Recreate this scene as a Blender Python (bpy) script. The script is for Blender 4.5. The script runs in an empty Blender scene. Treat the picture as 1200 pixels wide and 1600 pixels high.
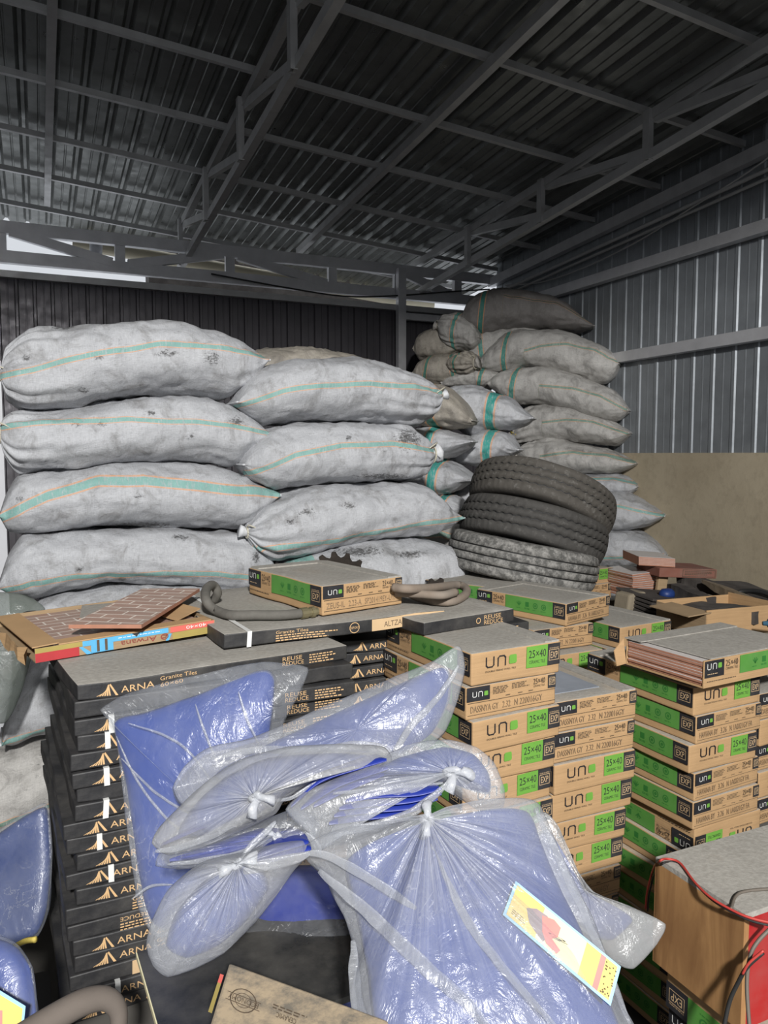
import bpy, bmesh, math, random
import numpy as np
from mathutils import Vector, Matrix

# ------------------------------------------------------------------ camera frame
H = 1.42
F = 1200.0
YAW = math.radians(24.2)
PITCH = math.atan(90 / F)
FW = np.array([math.sin(YAW) * math.cos(PITCH), math.cos(YAW) * math.cos(PITCH), -math.sin(PITCH)])
RT = np.array([math.cos(YAW), -math.sin(YAW), 0.0])
UP = np.cross(RT, FW)
CAM = np.array([0, 0, H])
K = 1.22                                   # size of the shell
FLOOR = -.25
WX, WY = 3.34 * K, 5.29 * K                # right wall, back wall


def ray(x, y):
    return FW + RT * (x - 600) / F - UP * (y - 800) / F


def at(x, y, d):
    return CAM + ray(x, y) * d


def onz(x, y, z):
    q = ray(x, y)
    return CAM + q * (z - H) / q[2]


def onplane(x, y, n, p):
    q = ray(x, y)
    n = np.array(n, float)
    return CAM + q * np.dot(np.array(p) - CAM, n) / np.dot(q, n)


scn = bpy.context.scene
COL = scn.collection


def hsh(i, j, k, s):
    h = (i * 73856093) ^ (j * 19349663) ^ (k * 83492791) ^ (s * 2654435 + 1013)
    h &= 0xffffffff
    h = ((h ^ (h >> 15)) * 2246822519) & 0xffffffff
    h = ((h ^ (h >> 13)) * 3266489917) & 0xffffffff
    h ^= h >> 16
    return h / 4294967295.0 * 2 - 1


def vn(p, seed=0):
    p = np.asarray(p, float)
    i = np.floor(p).astype(np.int64)
    f = p - i
    f = f * f * (3 - 2 * f)
    o = 0
    for a in (0, 1):
        for b in (0, 1):
            for c in (0, 1):
                w = (f[:, 0] if a else 1 - f[:, 0]) * (f[:, 1] if b else 1 - f[:, 1]) * (f[:, 2] if c else 1 - f[:, 2])
                o = o + w * hsh(i[:, 0] + a, i[:, 1] + b, i[:, 2] + c, seed)
    return o


# ------------------------------------------------------------------ materials
def mat(name):
    m = bpy.data.materials.new(name)
    m.use_nodes = True
    nt = m.node_tree
    return m, nt, nt.nodes['Principled BSDF']


def N(nt, typ, **kw):
    n = nt.nodes.new(typ)
    for k, v in kw.items():
        if k in n.inputs:
            n.inputs[k].default_value = v
        else:
            setattr(n, k, v)
    return n


def ramp(nt, fac, stops, interp='LINEAR'):
    r = nt.nodes.new('ShaderNodeValToRGB')
    r.color_ramp.interpolation = interp
    while len(r.color_ramp.elements) < len(stops):
        r.color_ramp.elements.new(0.5)
    for e, (p, c) in zip(r.color_ramp.elements, stops):
        e.position = p
        e.color = (c, c, c, 1) if isinstance(c, (int, float)) else (*c, 1)
    nt.links.new(fac, r.inputs[0])
    return r.outputs[0]


def mix(nt, fac, a, b, mode='MIX'):
    m = nt.nodes.new('ShaderNodeMix')
    m.data_type = 'RGBA'
    m.blend_type = mode
    for sock, v in ((m.inputs[0], fac), (m.inputs[6], a), (m.inputs[7], b)):
        if isinstance(v, (int, float)):
            sock.default_value = v
        elif isinstance(v, tuple):
            sock.default_value = (*v, 1)
        else:
            nt.links.new(v, sock)
    return m.outputs[2]


def noise(nt, scale, detail=4, rough=.55, coord=None, dist=0, stretch=None, out='Fac'):
    n = N(nt, 'ShaderNodeTexNoise', Scale=scale, Detail=detail, Roughness=rough, Distortion=dist)
    c = coord
    if c is None:
        t = nt.nodes.new('ShaderNodeTexCoord')
        c = t.outputs['Object']
    if stretch:
        mp = nt.nodes.new('ShaderNodeMapping')
        mp.inputs['Scale'].default_value = stretch
        nt.links.new(c, mp.inputs[0])
        c = mp.outputs[0]
    nt.links.new(c, n.inputs['Vector'])
    return n.outputs[out]


def bump(nt, bsdf, h, strength=.3, dist=.005):
    b = N(nt, 'ShaderNodeBump', Strength=strength, Distance=dist)
    nt.links.new(h, b.inputs['Height'])
    nt.links.new(b.outputs[0], bsdf.inputs['Normal'])


def math_node(nt, op, a, b=None):
    m = nt.nodes.new('ShaderNodeMath')
    m.operation = op
    for s, v in ((m.inputs[0], a), (m.inputs[1], b)):
        if v is None:
            continue
        if isinstance(v, (int, float)):
            s.default_value = v
        else:
            nt.links.new(v, s)
    return m.outputs[0]


def simple(name, col, rough=.6, var=.15, scale=20, metal=0, dust=0, bumps=0, spec=.5):
    m, nt, b = mat(name)
    n = noise(nt, scale, 5)
    c = mix(nt, n, tuple(x * (1 - var) for x in col), tuple(min(1, x * (1 + var)) for x in col))
    if dust:
        n2 = noise(nt, 7, 6, .65)
        c = mix(nt, ramp(nt, n2, [(.5 - dust * .3, 0), (.75, min(1, dust))]), c, (.24, .225, .2))
    nt.links.new(c, b.inputs['Base Color'])
    b.inputs['Roughness'].default_value = rough
    b.inputs['Metallic'].default_value = metal
    b.inputs['Specular IOR Level'].default_value = spec
    if bumps:
        bump(nt, b, noise(nt, scale * 3, 6), bumps)
    return m


M = {}


def sack_mat(name, base, dirt, seed, teal=(.22, .43, .39), teal2=(.02, .33, .28)):
    m, nt, b = mat(name)
    tc = nt.nodes.new('ShaderNodeTexCoord')
    co = tc.outputs['Object']
    at1 = N(nt, 'ShaderNodeAttribute', attribute_name='stripe')
    at2 = N(nt, 'ShaderNodeAttribute', attribute_name='band')
    info = nt.nodes.new('ShaderNodeObjectInfo')
    off = nt.nodes.new('ShaderNodeVectorMath')
    off.operation = 'ADD'
    comb = nt.nodes.new('ShaderNodeCombineXYZ')
    nt.links.new(math_node(nt, 'MULTIPLY', info.outputs['Random'], 37.0), comb.inputs[0])
    nt.links.new(co, off.inputs[0])
    nt.links.new(comb.outputs[0], off.inputs[1])
    co = off.outputs[0]
    big = noise(nt, 5, 6, .6, co)
    c = mix(nt, big, tuple(x * .86 for x in base), tuple(min(1, x * 1.08) for x in base))
    # woven threads
    uv = nt.nodes.new('ShaderNodeUVMap')
    w1 = noise(nt, 1, 2, .5, uv.outputs[0], 0, (30, 520, 1))
    w2 = noise(nt, 1, 2, .5, uv.outputs[0], 0, (420, 26, 1))
    wv = math_node(nt, 'ADD', w1, w2)
    c = mix(nt, math_node(nt, 'MULTIPLY', wv, .5), mix(nt, .28, c, (0, 0, 0)), c, 'MIX') if False else mix(nt, ramp(nt, math_node(nt, 'MULTIPLY', wv, .5), [(.35, 0), (.6, 1)]), mix(nt, 1.0, c, (.8, .8, .8), 'MULTIPLY'), c)
    # grime
    g = noise(nt, 11, 8, .72, co, .6, (1, 1, .75))
    c = mix(nt, ramp(nt, g, [(.56 - dirt * .2, 0), (.80 - dirt * .2, .75 if dirt > .3 else .55)]), c, (.13, .12, .11))
    sp = noise(nt, 55, 4, .7, co, .3, (.5, .5, 1.4))
    spm = noise(nt, 6, 3, .6, co)
    spots = math_node(nt, 'MULTIPLY', ramp(nt, sp, [(.60, 0), (.72, .85)]), ramp(nt, spm, [(.40, 0), (.62, .8)]))
    c = mix(nt, spots, c, (.10, .10, .10))
    fine = noise(nt, 1, 4, .8, uv.outputs[0], 0, (60, 150, 1))
    c = mix(nt, ramp(nt, fine, [(.52, 0), (.75, .38)]), c, (.16, .16, .16))

    sma = N(nt, 'ShaderNodeAttribute', attribute_name='smudge')
    smn = noise(nt, 70, 7, .82, co, .4, (1, 1, 1.6))
    smf = ramp(nt, math_node(nt, 'ADD', math_node(nt, 'MULTIPLY', sma.outputs['Fac'], .22), smn), [(.62, 0), (.74, .85)])
    c = mix(nt, smf, c, (.04, .038, .036))

    def stripes(c, attr, teal):
        a = math_node(nt, 'ABSOLUTE', attr.outputs['Fac'])
        worn = ramp(nt, noise(nt, 1, 3, .6, uv.outputs[0], 0, (140, 24, 1)), [(.28, .25), (.5, .92)])
        t = math_node(nt, 'MULTIPLY', ramp(nt, math_node(nt, 'MULTIPLY', a, .1), [(.098, 1), (.104, 0)]), worn)
        c = mix(nt, t, c, teal)
        o = ramp(nt, math_node(nt, 'MULTIPLY', a, .1), [(.108, 0), (.116, 1), (.150, 1), (.160, 0)])
        o = math_node(nt, 'MULTIPLY', o, worn)
        return mix(nt, math_node(nt, 'MULTIPLY', o, .75), c, (.72, .34, .14))
    c = stripes(c, at1, teal)
    c = stripes(c, at2, teal2)
    nt.links.new(c, b.inputs['Base Color'])
    b.inputs['Roughness'].default_value = .5
    b.inputs['Specular IOR Level'].default_value = .35
    h = math_node(nt, 'ADD', math_node(nt, 'MULTIPLY', wv, .25), noise(nt, 16, 6, .6, co, .8))
    bump(nt, b, h, .5, .014)
    return m


M['sack'] = sack_mat('white_woven_plastic', (.55, .56, .585), .32, 1)
M['sack_far'] = sack_mat('grey_woven_plastic', (.56, .545, .52), .36, 2, (.19, .31, .25), (.06, .30, .25))
M['sack_tan'] = sack_mat('dirty_woven_plastic', (.46, .42, .36), .42, 3, (.18, .27, .21), (.06, .25, .20))
M['sack_dark'] = sack_mat('dark_grimy_woven_plastic', (.25, .235, .225), .45, 4, (.10, .13, .11), (.04, .22, .18))
M['sack_plain'] = simple('plain_white_weave', (.62, .63, .65), .6, .2, 12, bumps=.3)
M['sack_plain_grey'] = simple('plain_grey_weave', (.42, .40, .37), .6, .3, 12, bumps=.3)
M['string'] = simple('string', (.55, .52, .42), .8, .3, 60)
M['string_yellow'] = simple('yellow_string', (.7, .55, .12), .7, .3, 60)


def steel(name, col, rough, metal=.85):
    m, nt, b = mat(name)
    n = noise(nt, 9, 6, .6)
    c = mix(nt, n, tuple(x * .75 for x in col), tuple(min(1, x * 1.2) for x in col))
    nt.links.new(c, b.inputs['Base Color'])
    nt.links.new(ramp(nt, noise(nt, 14, 4), [(.3, rough - .1), (.7, rough + .12)]), b.inputs['Roughness'])
    b.inputs['Metallic'].default_value = metal
    return m


M['steel'] = steel('galvanised_steel', (.52, .52, .52), .45, .55)
M['steel_bright'] = steel('bright_galvanised_steel', (.66, .66, .68), .42, .5)
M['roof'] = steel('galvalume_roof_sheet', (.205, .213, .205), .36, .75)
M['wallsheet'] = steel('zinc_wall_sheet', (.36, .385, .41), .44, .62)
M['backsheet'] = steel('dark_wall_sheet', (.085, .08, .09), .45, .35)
M['white_paint'] = simple('white_paint', (.62, .63, .66), .5, .08)
M['conduit'] = simple('grey_conduit', (.5, .5, .5), .5, .1)
M['black'] = simple('black_rubber', (.02, .02, .02), .6, .2)
M['concrete'] = simple('concrete', (.075, .07, .062), .9, .3, 6, bumps=.3)
M['cream_metal'] = simple('cream_painted_metal', (.66, .60, .44), .5, .1, 5)
M['stone'] = simple('tan_stone', (.25, .21, .15), .9, .3, 10, bumps=.3)
M['cream'] = simple('cream_plaster', (.62, .56, .40), .9, .1, 5)

# plastered dado wall
m, nt, b = mat('plaster_wall')
n1 = noise(nt, 2.2, 8, .62)
n2 = noise(nt, 14, 6, .7)
c = mix(nt, n1, (.30, .245, .165), (.52, .45, .33))
c = mix(nt, ramp(nt, n2, [(.5, 0), (.8, .45)]), c, (.2, .17, .12))
nt.links.new(c, b.inputs['Base Color'])
b.inputs['Roughness'].default_value = .9
bump(nt, b, n2, .3, .01)
M['plaster'] = m


def kraft_mat(name, col, dusty_top=True):
    m, nt, b = mat(name)
    n = noise(nt, 14, 6, .6)
    flute = noise(nt, 1, 2, .5, None, 0, (6, 6, 150))
    c = mix(nt, n, tuple(x * .85 for x in col), tuple(min(1, x * 1.12) for x in col))
    c = mix(nt, ramp(nt, flute, [(.4, 0), (.65, .16)]), c, tuple(x * .55 for x in col))
    nt.links.new(c, b.inputs['Base Color'])
    b.inputs['Roughness'].default_value = .85
    b.inputs['Specular IOR Level'].default_value = .25
    bump(nt, b, math_node(nt, 'ADD', n, flute), .25, .004)
    return m


M['kraft'] = kraft_mat('kraft_cardboard', (.47, .30, .155))
M['kraft_dark'] = kraft_mat('worn_kraft_cardboard', (.36, .255, .15))
M['blackcard'] = simple('black_printed_card', (.020, .020, .022), .55, .35, 25, dust=.28, bumps=.2)


def dust_mat(name, under, amount):
    m, nt, b = mat(name)
    n = noise(nt, 9, 8, .7)
    f = noise(nt, 90, 4, .6)
    c = mix(nt, n, (.24, .225, .20), (.39, .37, .335))
    c = mix(nt, ramp(nt, f, [(.4, 0), (.75, .35)]), c, (.56, .54, .49))
    pale = noise(nt, 5, 7, .75, None, .5, (1.3, .7, 1))
    c = mix(nt, ramp(nt, pale, [(.58, 0), (.7, .35)]), c, (.60, .57, .53))
    c = mix(nt, ramp(nt, noise(nt, 4, 6, .6), [(.42 + amount * .3, 0), (.75 + amount * .2, .55)]), c, under)
    nt.links.new(c, b.inputs['Base Color'])
    b.inputs['Roughness'].default_value = .95
    b.inputs['Specular IOR Level'].default_value = .1
    bump(nt, b, math_node(nt, 'ADD', f, n), .3, .004)
    return m


M['dust'] = dust_mat('thick_grey_dust', (.30, .21, .12), .6)
M['dust_light'] = dust_mat('dust_on_kraft', (.52, .36, .2), .0)
M['ink_black'] = simple('black_ink', (.018, .018, .022), .6, .3, 30, dust=.12)
M['ink_dots'] = simple('dotted_code_ink', (.25, .17, .10), .8, .3, 60)
M['ink_code'] = simple('faint_black_ink', (.10, .07, .045), .8, .2, 30)
M['ink_green'] = simple('green_ink', (.15, .37, .055), .6, .15, 25)
M['ink_dkgreen'] = simple('dark_green_ink', (.03, .17, .03), .6, .25, 20)
M['ink_midgreen'] = simple('mid_green_ink', (.085, .27, .045), .65, .2, 20, dust=.15)
M['ink_white'] = simple('white_ink', (.75, .75, .72), .6, .05)
M['ink_kraft'] = simple('tan_ink', (.60, .42, .24), .7, .1)
M['ink_gold'] = simple('gold_ink', (.66, .43, .22), .5, .15)
M['ink_red'] = simple('red_ink', (.42, .035, .04), .6, .2)
M['ink_coral'] = simple('coral_ink', (.70, .14, .11), .6, .15)
M['ink_blue'] = simple('sky_blue_ink', (.10, .40, .66), .6, .15)
M['ink_yellow'] = simple('ochre_ink', (.36, .28, .08), .6, .2)
M['ink_dkred'] = simple('dark_red_ink', (.25, .05, .04), .6, .2)
M['strap'] = simple('white_strap', (.72, .72, .70), .5, .1)
M['tile_edge'] = simple('terracotta_biscuit', (.36, .17, .11), .8, .25, 30)
M['tile_glaze'] = simple('white_glaze', (.62, .58, .56), .3, .1)
M['rust'] = simple('rusty_iron', (.032, .025, .02), .7, .5, 30, bumps=.4)
M['hose'] = simple('dusty_rubber_hose', (.085, .08, .07), .85, .3, 30, dust=.5, bumps=.2)
M['hose_brown'] = simple('brown_dusty_hose', (.22, .17, .13), .85, .3, 30, dust=.6)
M['brass'] = simple('dull_brass', (.25, .22, .13), .5, .3, 40, metal=.6)
M['wood_old'] = simple('splintered_old_wood', (.16, .12, .075), .9, .5, 12, dust=.3, bumps=.5)
M['wood_dark'] = simple('dark_dirty_timber', (.045, .038, .034), .85, .5, 12, dust=.25, bumps=.4)
M['slab'] = simple('polished_black_tile', (.02, .021, .022), .25, .4, 6, dust=.3)
M['cable_red'] = simple('red_cable', (.45, .05, .04), .5, .1)
M['cable_grey'] = simple('grey_cable', (.13, .11, .09), .6, .1)
M['red_paint'] = simple('red_painted_board', (.36, .012, .014), .45, .2, 5, dust=.25)
M['dirt_pipe'] = simple('dusty_brown_rubber', (.12, .10, .085), .9, .25, 14, bumps=.2)
M['blue_plastic'] = simple('blue_plastic', (.012, .035, .15), .5, .3, 9)
M['brown_carton'] = simple('brick_red_carton', (.20, .075, .05), .8, .2, dust=.3)
M['label_paper'] = simple('label_paper', (.76, .70, .45), .5, .08)
M['label_yellow'] = simple('label_yellow', (.76, .58, .17), .5, .1)
M['label_blue'] = simple('label_blue_edge', (.35, .62, .85), .5, .05)
M['label_pink'] = simple('label_pink', (.70, .25, .22), .5, .3, 14)
M['label_grey'] = simple('label_grey', (.30, .24, .25), .5, .4, 25)
M['steel_blue'] = simple('blue_grey_plastic', (.05, .13, .2), .5, .1)

# plywood
m, nt, b = mat('plywood')
n1 = noise(nt, 1, 6, .6, None, 1.2, (14, 14, 2.2))
n2 = noise(nt, 5, 5, .6)
c = mix(nt, ramp(nt, n1, [(.3, 0), (.7, 1)]), (.20, .095, .035), (.50, .28, .115))
c = mix(nt, ramp(nt, n2, [(.45, 0), (.8, .6)]), c, (.17, .075, .03))
nt.links.new(c, b.inputs['Base Color'])
b.inputs['Roughness'].default_value = .65
M['plywood'] = m

# red-brown floor tile with pale brick joints
m, nt, b = mat('brick_pattern_tile')
br = N(nt, 'ShaderNodeTexBrick', Scale=1.0)
br.inputs['Color1'].default_value = (.36, .22, .17, 1)
br.inputs['Color2'].default_value = (.42, .27, .21, 1)
br.inputs['Mortar'].default_value = (.80, .72, .64, 1)
br.inputs['Brick Width'].default_value = .075
br.inputs['Row Height'].default_value = .036
br.inputs['Mortar Size'].default_value = .0022
t = nt.nodes.new('ShaderNodeTexCoord')
mp_ = nt.nodes.new('ShaderNodeMapping')
nt.links.new(t.outputs['Object'], mp_.inputs[0])
nt.links.new(mp_.outputs[0], br.inputs['Vector'])
c = mix(nt, ramp(nt, noise(nt, 8, 6), [(.4, 0), (.75, .5)]), br.outputs['Color'], (.28, .25, .22))
nt.links.new(c, b.inputs['Base Color'])
b.inputs['Roughness'].default_value = .5
M['brick_tile'] = m
m2_ = m.copy()
m2_.node_tree.nodes['Mapping'].inputs['Rotation'].default_value = (0, 0, math.radians(33)) if 'Mapping' in m2_.node_tree.nodes else (0, 0, 0)
M['brick_tile_top'] = m2_

# tyres
def tyre_mat(name, base, dust, lo):
    m, nt, b = mat(name)
    n = noise(nt, 6, 8, .7)
    n2 = noise(nt, 40, 5, .7)
    c = mix(nt, n, tuple(x * .7 for x in base), tuple(x * 1.4 for x in base))
    c = mix(nt, ramp(nt, n2, [(lo, 0), (lo + .2, dust)]), c, (.34, .33, .31))
    nt.links.new(c, b.inputs['Base Color'])
    b.inputs['Roughness'].default_value = .8
    bump(nt, b, n2, .3, .004)
    return m


M['tyre'] = tyre_mat('worn_rubber', (.055, .052, .048), .25, .55)
M['tyre_brown'] = tyre_mat('dusty_worn_rubber', (.072, .065, .056), .38, .55)
M['tyre_grey'] = tyre_mat('mud_splashed_rubber', (.10, .098, .092), .85, .42)


# plastic film
def film_mat(name, veil, col, dirt):
    m = bpy.data.materials.new(name)
    m.use_nodes = True
    nt = m.node_tree
    nt.nodes.remove(nt.nodes['Principled BSDF'])
    out = nt.nodes['Material Output']
    tr = N(nt, 'ShaderNodeBsdfTransparent')
    tr.inputs[0].default_value = (.97, .975, .98, 1)
    df = N(nt, 'ShaderNodeBsdfDiffuse')
    tl = N(nt, 'ShaderNodeBsdfTranslucent')
    dn = noise(nt, 5, 7, .65)
    c = mix(nt, ramp(nt, dn, [(.45, 0), (.75, dirt)]), col, (.36, .34, .30))
    # fine gathered strands running out from the knot: the film is bunched there
    uv = nt.nodes.new('ShaderNodeUVMap')
    sa = N(nt, 'ShaderNodeAttribute', attribute_name='gather')
    st = noise(nt, 1, 5, .75, uv.outputs[0], .25, (95, 2.2, 1))
    st = math_node(nt, 'MULTIPLY', ramp(nt, st, [(.44, 0), (.66, 1)]), sa.outputs['Fac'])
    cr = noise(nt, 7, 5, .6, None, 2.6)
    cr = ramp(nt, math_node(nt, 'ABSOLUTE', math_node(nt, 'SUBTRACT', cr, .5)), [(0, .8), (.011, 0)])
    crm = ramp(nt, noise(nt, 4, 3, .5), [(.5, 0), (.62, .4)])
    crease = math_node(nt, 'MULTIPLY', cr, crm)
    nt.links.new(mix(nt, math_node(nt, 'MAXIMUM', st, crease), c, (.90, .91, .93)), df.inputs[0])
    nt.links.new(c, tl.inputs[0])
    m1 = N(nt, 'ShaderNodeMixShader', Fac=.3)
    nt.links.new(df.outputs[0], m1.inputs[1])
    nt.links.new(tl.outputs[0], m1.inputs[2])
    lw = N(nt, 'ShaderNodeLayerWeight', Blend=.35)
    fac = ramp(nt, lw.outputs['Facing'], [(.0, veil), (.6, veil + .12), (1, min(.92, veil + .5))])
    fac = math_node(nt, 'ADD', fac, math_node(nt, 'MULTIPLY', ramp(nt, dn, [(.4, 0), (.75, 1)]), .15 + dirt * .22))
    fac = math_node(nt, 'ADD', fac, math_node(nt, 'MULTIPLY', math_node(nt, 'MAXIMUM', st, crease), .55))
    fac = math_node(nt, 'MINIMUM', fac, .95)
    m2 = N(nt, 'ShaderNodeMixShader')
    nt.links.new(fac, m2.inputs[0])
    nt.links.new(tr.outputs[0], m2.inputs[1])
    nt.links.new(m1.outputs[0], m2.inputs[2])
    gl = N(nt, 'ShaderNodeBsdfGlossy', Roughness=.24)
    gl.inputs[0].default_value = (1, 1, 1, 1)
    m3 = N(nt, 'ShaderNodeMixShader', Fac=.022)
    nt.links.new(m2.outputs[0], m3.inputs[1])
    nt.links.new(gl.outputs[0], m3.inputs[2])
    nt.links.new(m3.outputs[0], out.inputs[0])
    bp = N(nt, 'ShaderNodeBump', Strength=.35, Distance=.01)
    nt.links.new(noise(nt, 24, 4, .6, None, 2.2), bp.inputs['Height'])
    for s in (gl, df):
        nt.links.new(bp.outputs[0], s.inputs['Normal'])
    return m


M['film'] = film_mat('milky_plastic_film', .22, (.58, .60, .64), .40)
M['film_clear'] = film_mat('clear_plastic_film', .05, (.70, .73, .79), .15)
M['film_dirty'] = film_mat('dusty_plastic_film', .34, (.52, .53, .54), .6)
M['film_knot'] = film_mat('gathered_plastic_film', .5, (.76, .78, .82), .1)
M['film_green'] = film_mat('greenish_dirty_film', .45, (.30, .34, .31), .6)
m, nt, b = mat('blue_sheet')
n1 = noise(nt, 6, 6, .6)
nt.links.new(mix(nt, n1, (.022, .047, .205), (.04, .075, .285)), b.inputs['Base Color'])
b.inputs['Roughness'].default_value = .5
b.inputs['Specular IOR Level'].default_value = .3
bump(nt, b, noise(nt, 6, 4, .5, None, 1.0), .3, .015)
M['blue'] = m
m, nt, b = mat('shaded_blue_sheet')
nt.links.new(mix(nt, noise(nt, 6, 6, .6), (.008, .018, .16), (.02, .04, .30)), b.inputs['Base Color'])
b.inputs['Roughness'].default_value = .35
M['blue_shaded'] = m  # same blue sheet, darkened in colour to stand for shade inside the heap


# ------------------------------------------------------------------ mesh helpers
def mesh(name, verts, faces, mats, fm=None, smooth=True):
    me = bpy.data.meshes.new(name)
    me.from_pydata([tuple(map(float, v)) for v in verts], [], [tuple(map(int, f)) for f in faces])
    for m in mats:
        me.materials.append(M[m] if isinstance(m, str) else m)
    if fm is not None:
        me.polygons.foreach_set('material_index', np.array(fm, np.int32))
    me.polygons.foreach_set('use_smooth', np.full(len(me.polygons), smooth, bool))
    me.update()
    return me


def link(name, me, parent=None, loc=None, rz=None, mw=None):
    o = bpy.data.objects.new(name, me)
    COL.objects.link(o)
    if parent is not None:
        o.parent = parent
    if mw is not None:
        o.matrix_world = mw
    if loc is not None:
        o.location = tuple(map(float, loc))
    if rz is not None:
        o.rotation_euler = (0, 0, rz)
    return o


def tag(o, label, cat, group=None):
    o['label'] = label
    o['category'] = cat
    if group:
        o['group'] = group
    return o


def struct(o):
    o['kind'] = 'structure'
    return o


class MB:
    def __init__(s):
        s.v, s.f, s.m = [], [], []

    def add(s, verts, faces, mi=0):
        b = len(s.v)
        s.v += [tuple(map(float, v)) for v in verts]
        s.f += [tuple(b + i for i in f) for f in faces]
        s.m += [mi] * len(faces)

    def box(s, c, hx, hy, hz, mi=0):
        c, hx, hy, hz = map(lambda a: np.array(a, float), (c, hx, hy, hz))
        vs = [c + sx * hx + sy * hy + sz * hz for sz in (-1, 1) for sy in (-1, 1) for sx in (-1, 1)]
        s.add(vs, [(0, 2, 3, 1), (4, 5, 7, 6), (0, 1, 5, 4), (2, 6, 7, 3), (0, 4, 6, 2), (1, 3, 7, 5)], mi)

    def beam(s, p0, p1, w, h, side=None, lip=.3, th=.004, mi=0):
        """C-section from p0 to p1; h along 'side' normal plane up, w across."""
        p0, p1 = np.array(p0, float), np.array(p1, float)
        ax = p1 - p0
        ax /= np.linalg.norm(ax)
        sd = np.array(side if side is not None else (0, 0, 1), float)
        sd = sd - ax * sd.dot(ax)
        sd /= np.linalg.norm(sd)
        up = np.cross(ax, sd)
        pr = [(-w / 2, -h / 2), (w / 2, -h / 2), (w / 2, -h / 2 + th * 3), (-w / 2 + th, -h / 2 + th), (-w / 2 + th, h / 2 - th), (w / 2, h / 2 - th * 3), (w / 2, h / 2), (-w / 2, h / 2)]
        n = len(pr)
        vs = [p + sd * a + up * b for p in (p0, p1) for a, b in pr]
        fs = [(i, (i + 1) % n, n + (i + 1) % n, n + i) for i in range(n)]
        fs += [(0, 1, 2, 3), (0, 3, 4, 7), (4, 5, 6, 7), (n, n + 3, n + 2, n + 1), (n, n + 7, n + 4, n + 3), (n + 4, n + 7, n + 6, n + 5)]
        s.add(vs, fs, mi)

    def tube(s, pts, r, n=10, mi=0, cap=True):
        pts = np.array(pts, float)
        rs = np.full(len(pts), r) if np.isscalar(r) else np.array(r)
        tg = np.gradient(pts, axis=0)
        tg /= np.linalg.norm(tg, axis=1)[:, None]
        ref = np.array([0, 0, 1.]) if abs(tg[0][2]) < .9 else np.array([1., 0, 0])
        vs = []
        e = np.cross(tg[0], ref)
        for p, t_, rr in zip(pts, tg, rs):
            e = e - t_ * e.dot(t_)
            e /= np.linalg.norm(e)
            g = np.cross(t_, e)
            for k in range(n):
                a = 2 * math.pi * k / n
                vs.append(p + rr * (e * math.cos(a) + g * math.sin(a)))
        fs = [(i * n + k, i * n + (k + 1) % n, (i + 1) * n + (k + 1) % n, (i + 1) * n + k) for i in range(len(pts) - 1) for k in range(n)]
        if cap:
            fs += [tuple(range(n))[::-1], tuple((len(pts) - 1) * n + k for k in range(n))]
        s.add(vs, fs, mi)

    def build(s, name, mats, parent=None, smooth=False, **kw):
        mats = mats if isinstance(mats, (list, tuple)) else [mats]
        return link(name, mesh(name, s.v, s.f, mats, s.m, smooth), parent, **kw)


def spline(pts, n):
    """Catmull-Rom through the points."""
    p = np.array(pts, float)
    p = np.vstack([2 * p[0] - p[1], p, 2 * p[-1] - p[-2]])
    out = []
    segs = len(p) - 3
    for q in np.linspace(0, segs - 1e-9, n):
        i = int(q)
        t_ = q - i
        a, b, c, d = p[i:i + 4]
        out.append(.5 * (2 * b + (c - a) * t_ + (2 * a - 5 * b + 4 * c - d) * t_ ** 2 + (3 * b - a - 3 * c + d) * t_ ** 3))
    return np.array(out)


def empty(name, loc=(0, 0, 0)):
    o = bpy.data.objects.new(name, None)
    o.empty_display_size = .1
    COL.objects.link(o)
    o.location = tuple(map(float, loc))
    return o


# ------------------------------------------------------------------ the shell
RN = np.array([.07642, .05712, 1.0])
RP = CAM + K * (np.array([3.3355, 5.297, 2.824]) - CAM)


def roofz(x, y):
    return RP[2] - (RN[0] * (x - RP[0]) + RN[1] * (y - RP[1]))


def corrugated(name, p0, ux, ul, nx, length, depth, pitch, mt, prof):
    """ribbed sheet: ribs stand along ul, repeat along ux, rise along nx"""
    n = int(math.ceil(length / pitch))
    xs, hs = [], []
    for i in range(n):
        for a, h_ in prof:
            xs.append((i + a) * pitch)
            hs.append(h_ * depth)
    p0, ux, ul, nx = map(lambda a: np.array(a, float), (p0, ux, ul, nx))
    vs = []
    for x, h_ in zip(xs, hs):
        b = p0 + ux * x + nx * h_
        vs += [b, b + ul]
    fs = [(2 * i, 2 * i + 2, 2 * i + 3, 2 * i + 1) for i in range(len(xs) - 1)]
    return struct(link(name, mesh(name, vs, fs, [mt], smooth=False)))


RIB = [(0, 0), (.12, 1), (.24, 1), (.36, 0), (.66, 0), (.69, .18), (.73, .18), (.76, 0)]
RIB2 = [(0, 0), (.055, 1), (.19, 1), (.245, 0), (.58, 0), (.60, .2), (.65, .2), (.67, 0)]
# roof: ribs run down the slope (along y)
x0r, x1r, y0r, y1r = -2.6, WX + .02, -1.0, WY + 1.25
pr = (1.0 / 1)
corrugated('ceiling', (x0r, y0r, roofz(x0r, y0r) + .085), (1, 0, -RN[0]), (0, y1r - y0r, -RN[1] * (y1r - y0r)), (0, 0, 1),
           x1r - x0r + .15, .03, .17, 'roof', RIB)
# right wall sheet above the plastered dado, ribs vertical
yb = -1.0
nrib = corrugated('wall_right', (WX, yb, H + .01), (0, 1, 0), (0, 0, 2.9 - H + .62), (-1, 0, 0), WY - yb, .0075, .170, 'wallsheet', RIB2)
mb = MB()
mb.box((WX + .045, (yb + WY) / 2, (H + .01 + FLOOR) / 2), (.075, 0, 0), (0, (WY - yb) / 2, 0), (0, 0, (H + .01 - FLOOR) / 2))
struct(mb.build('baseboard_right', 'plaster'))
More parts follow.
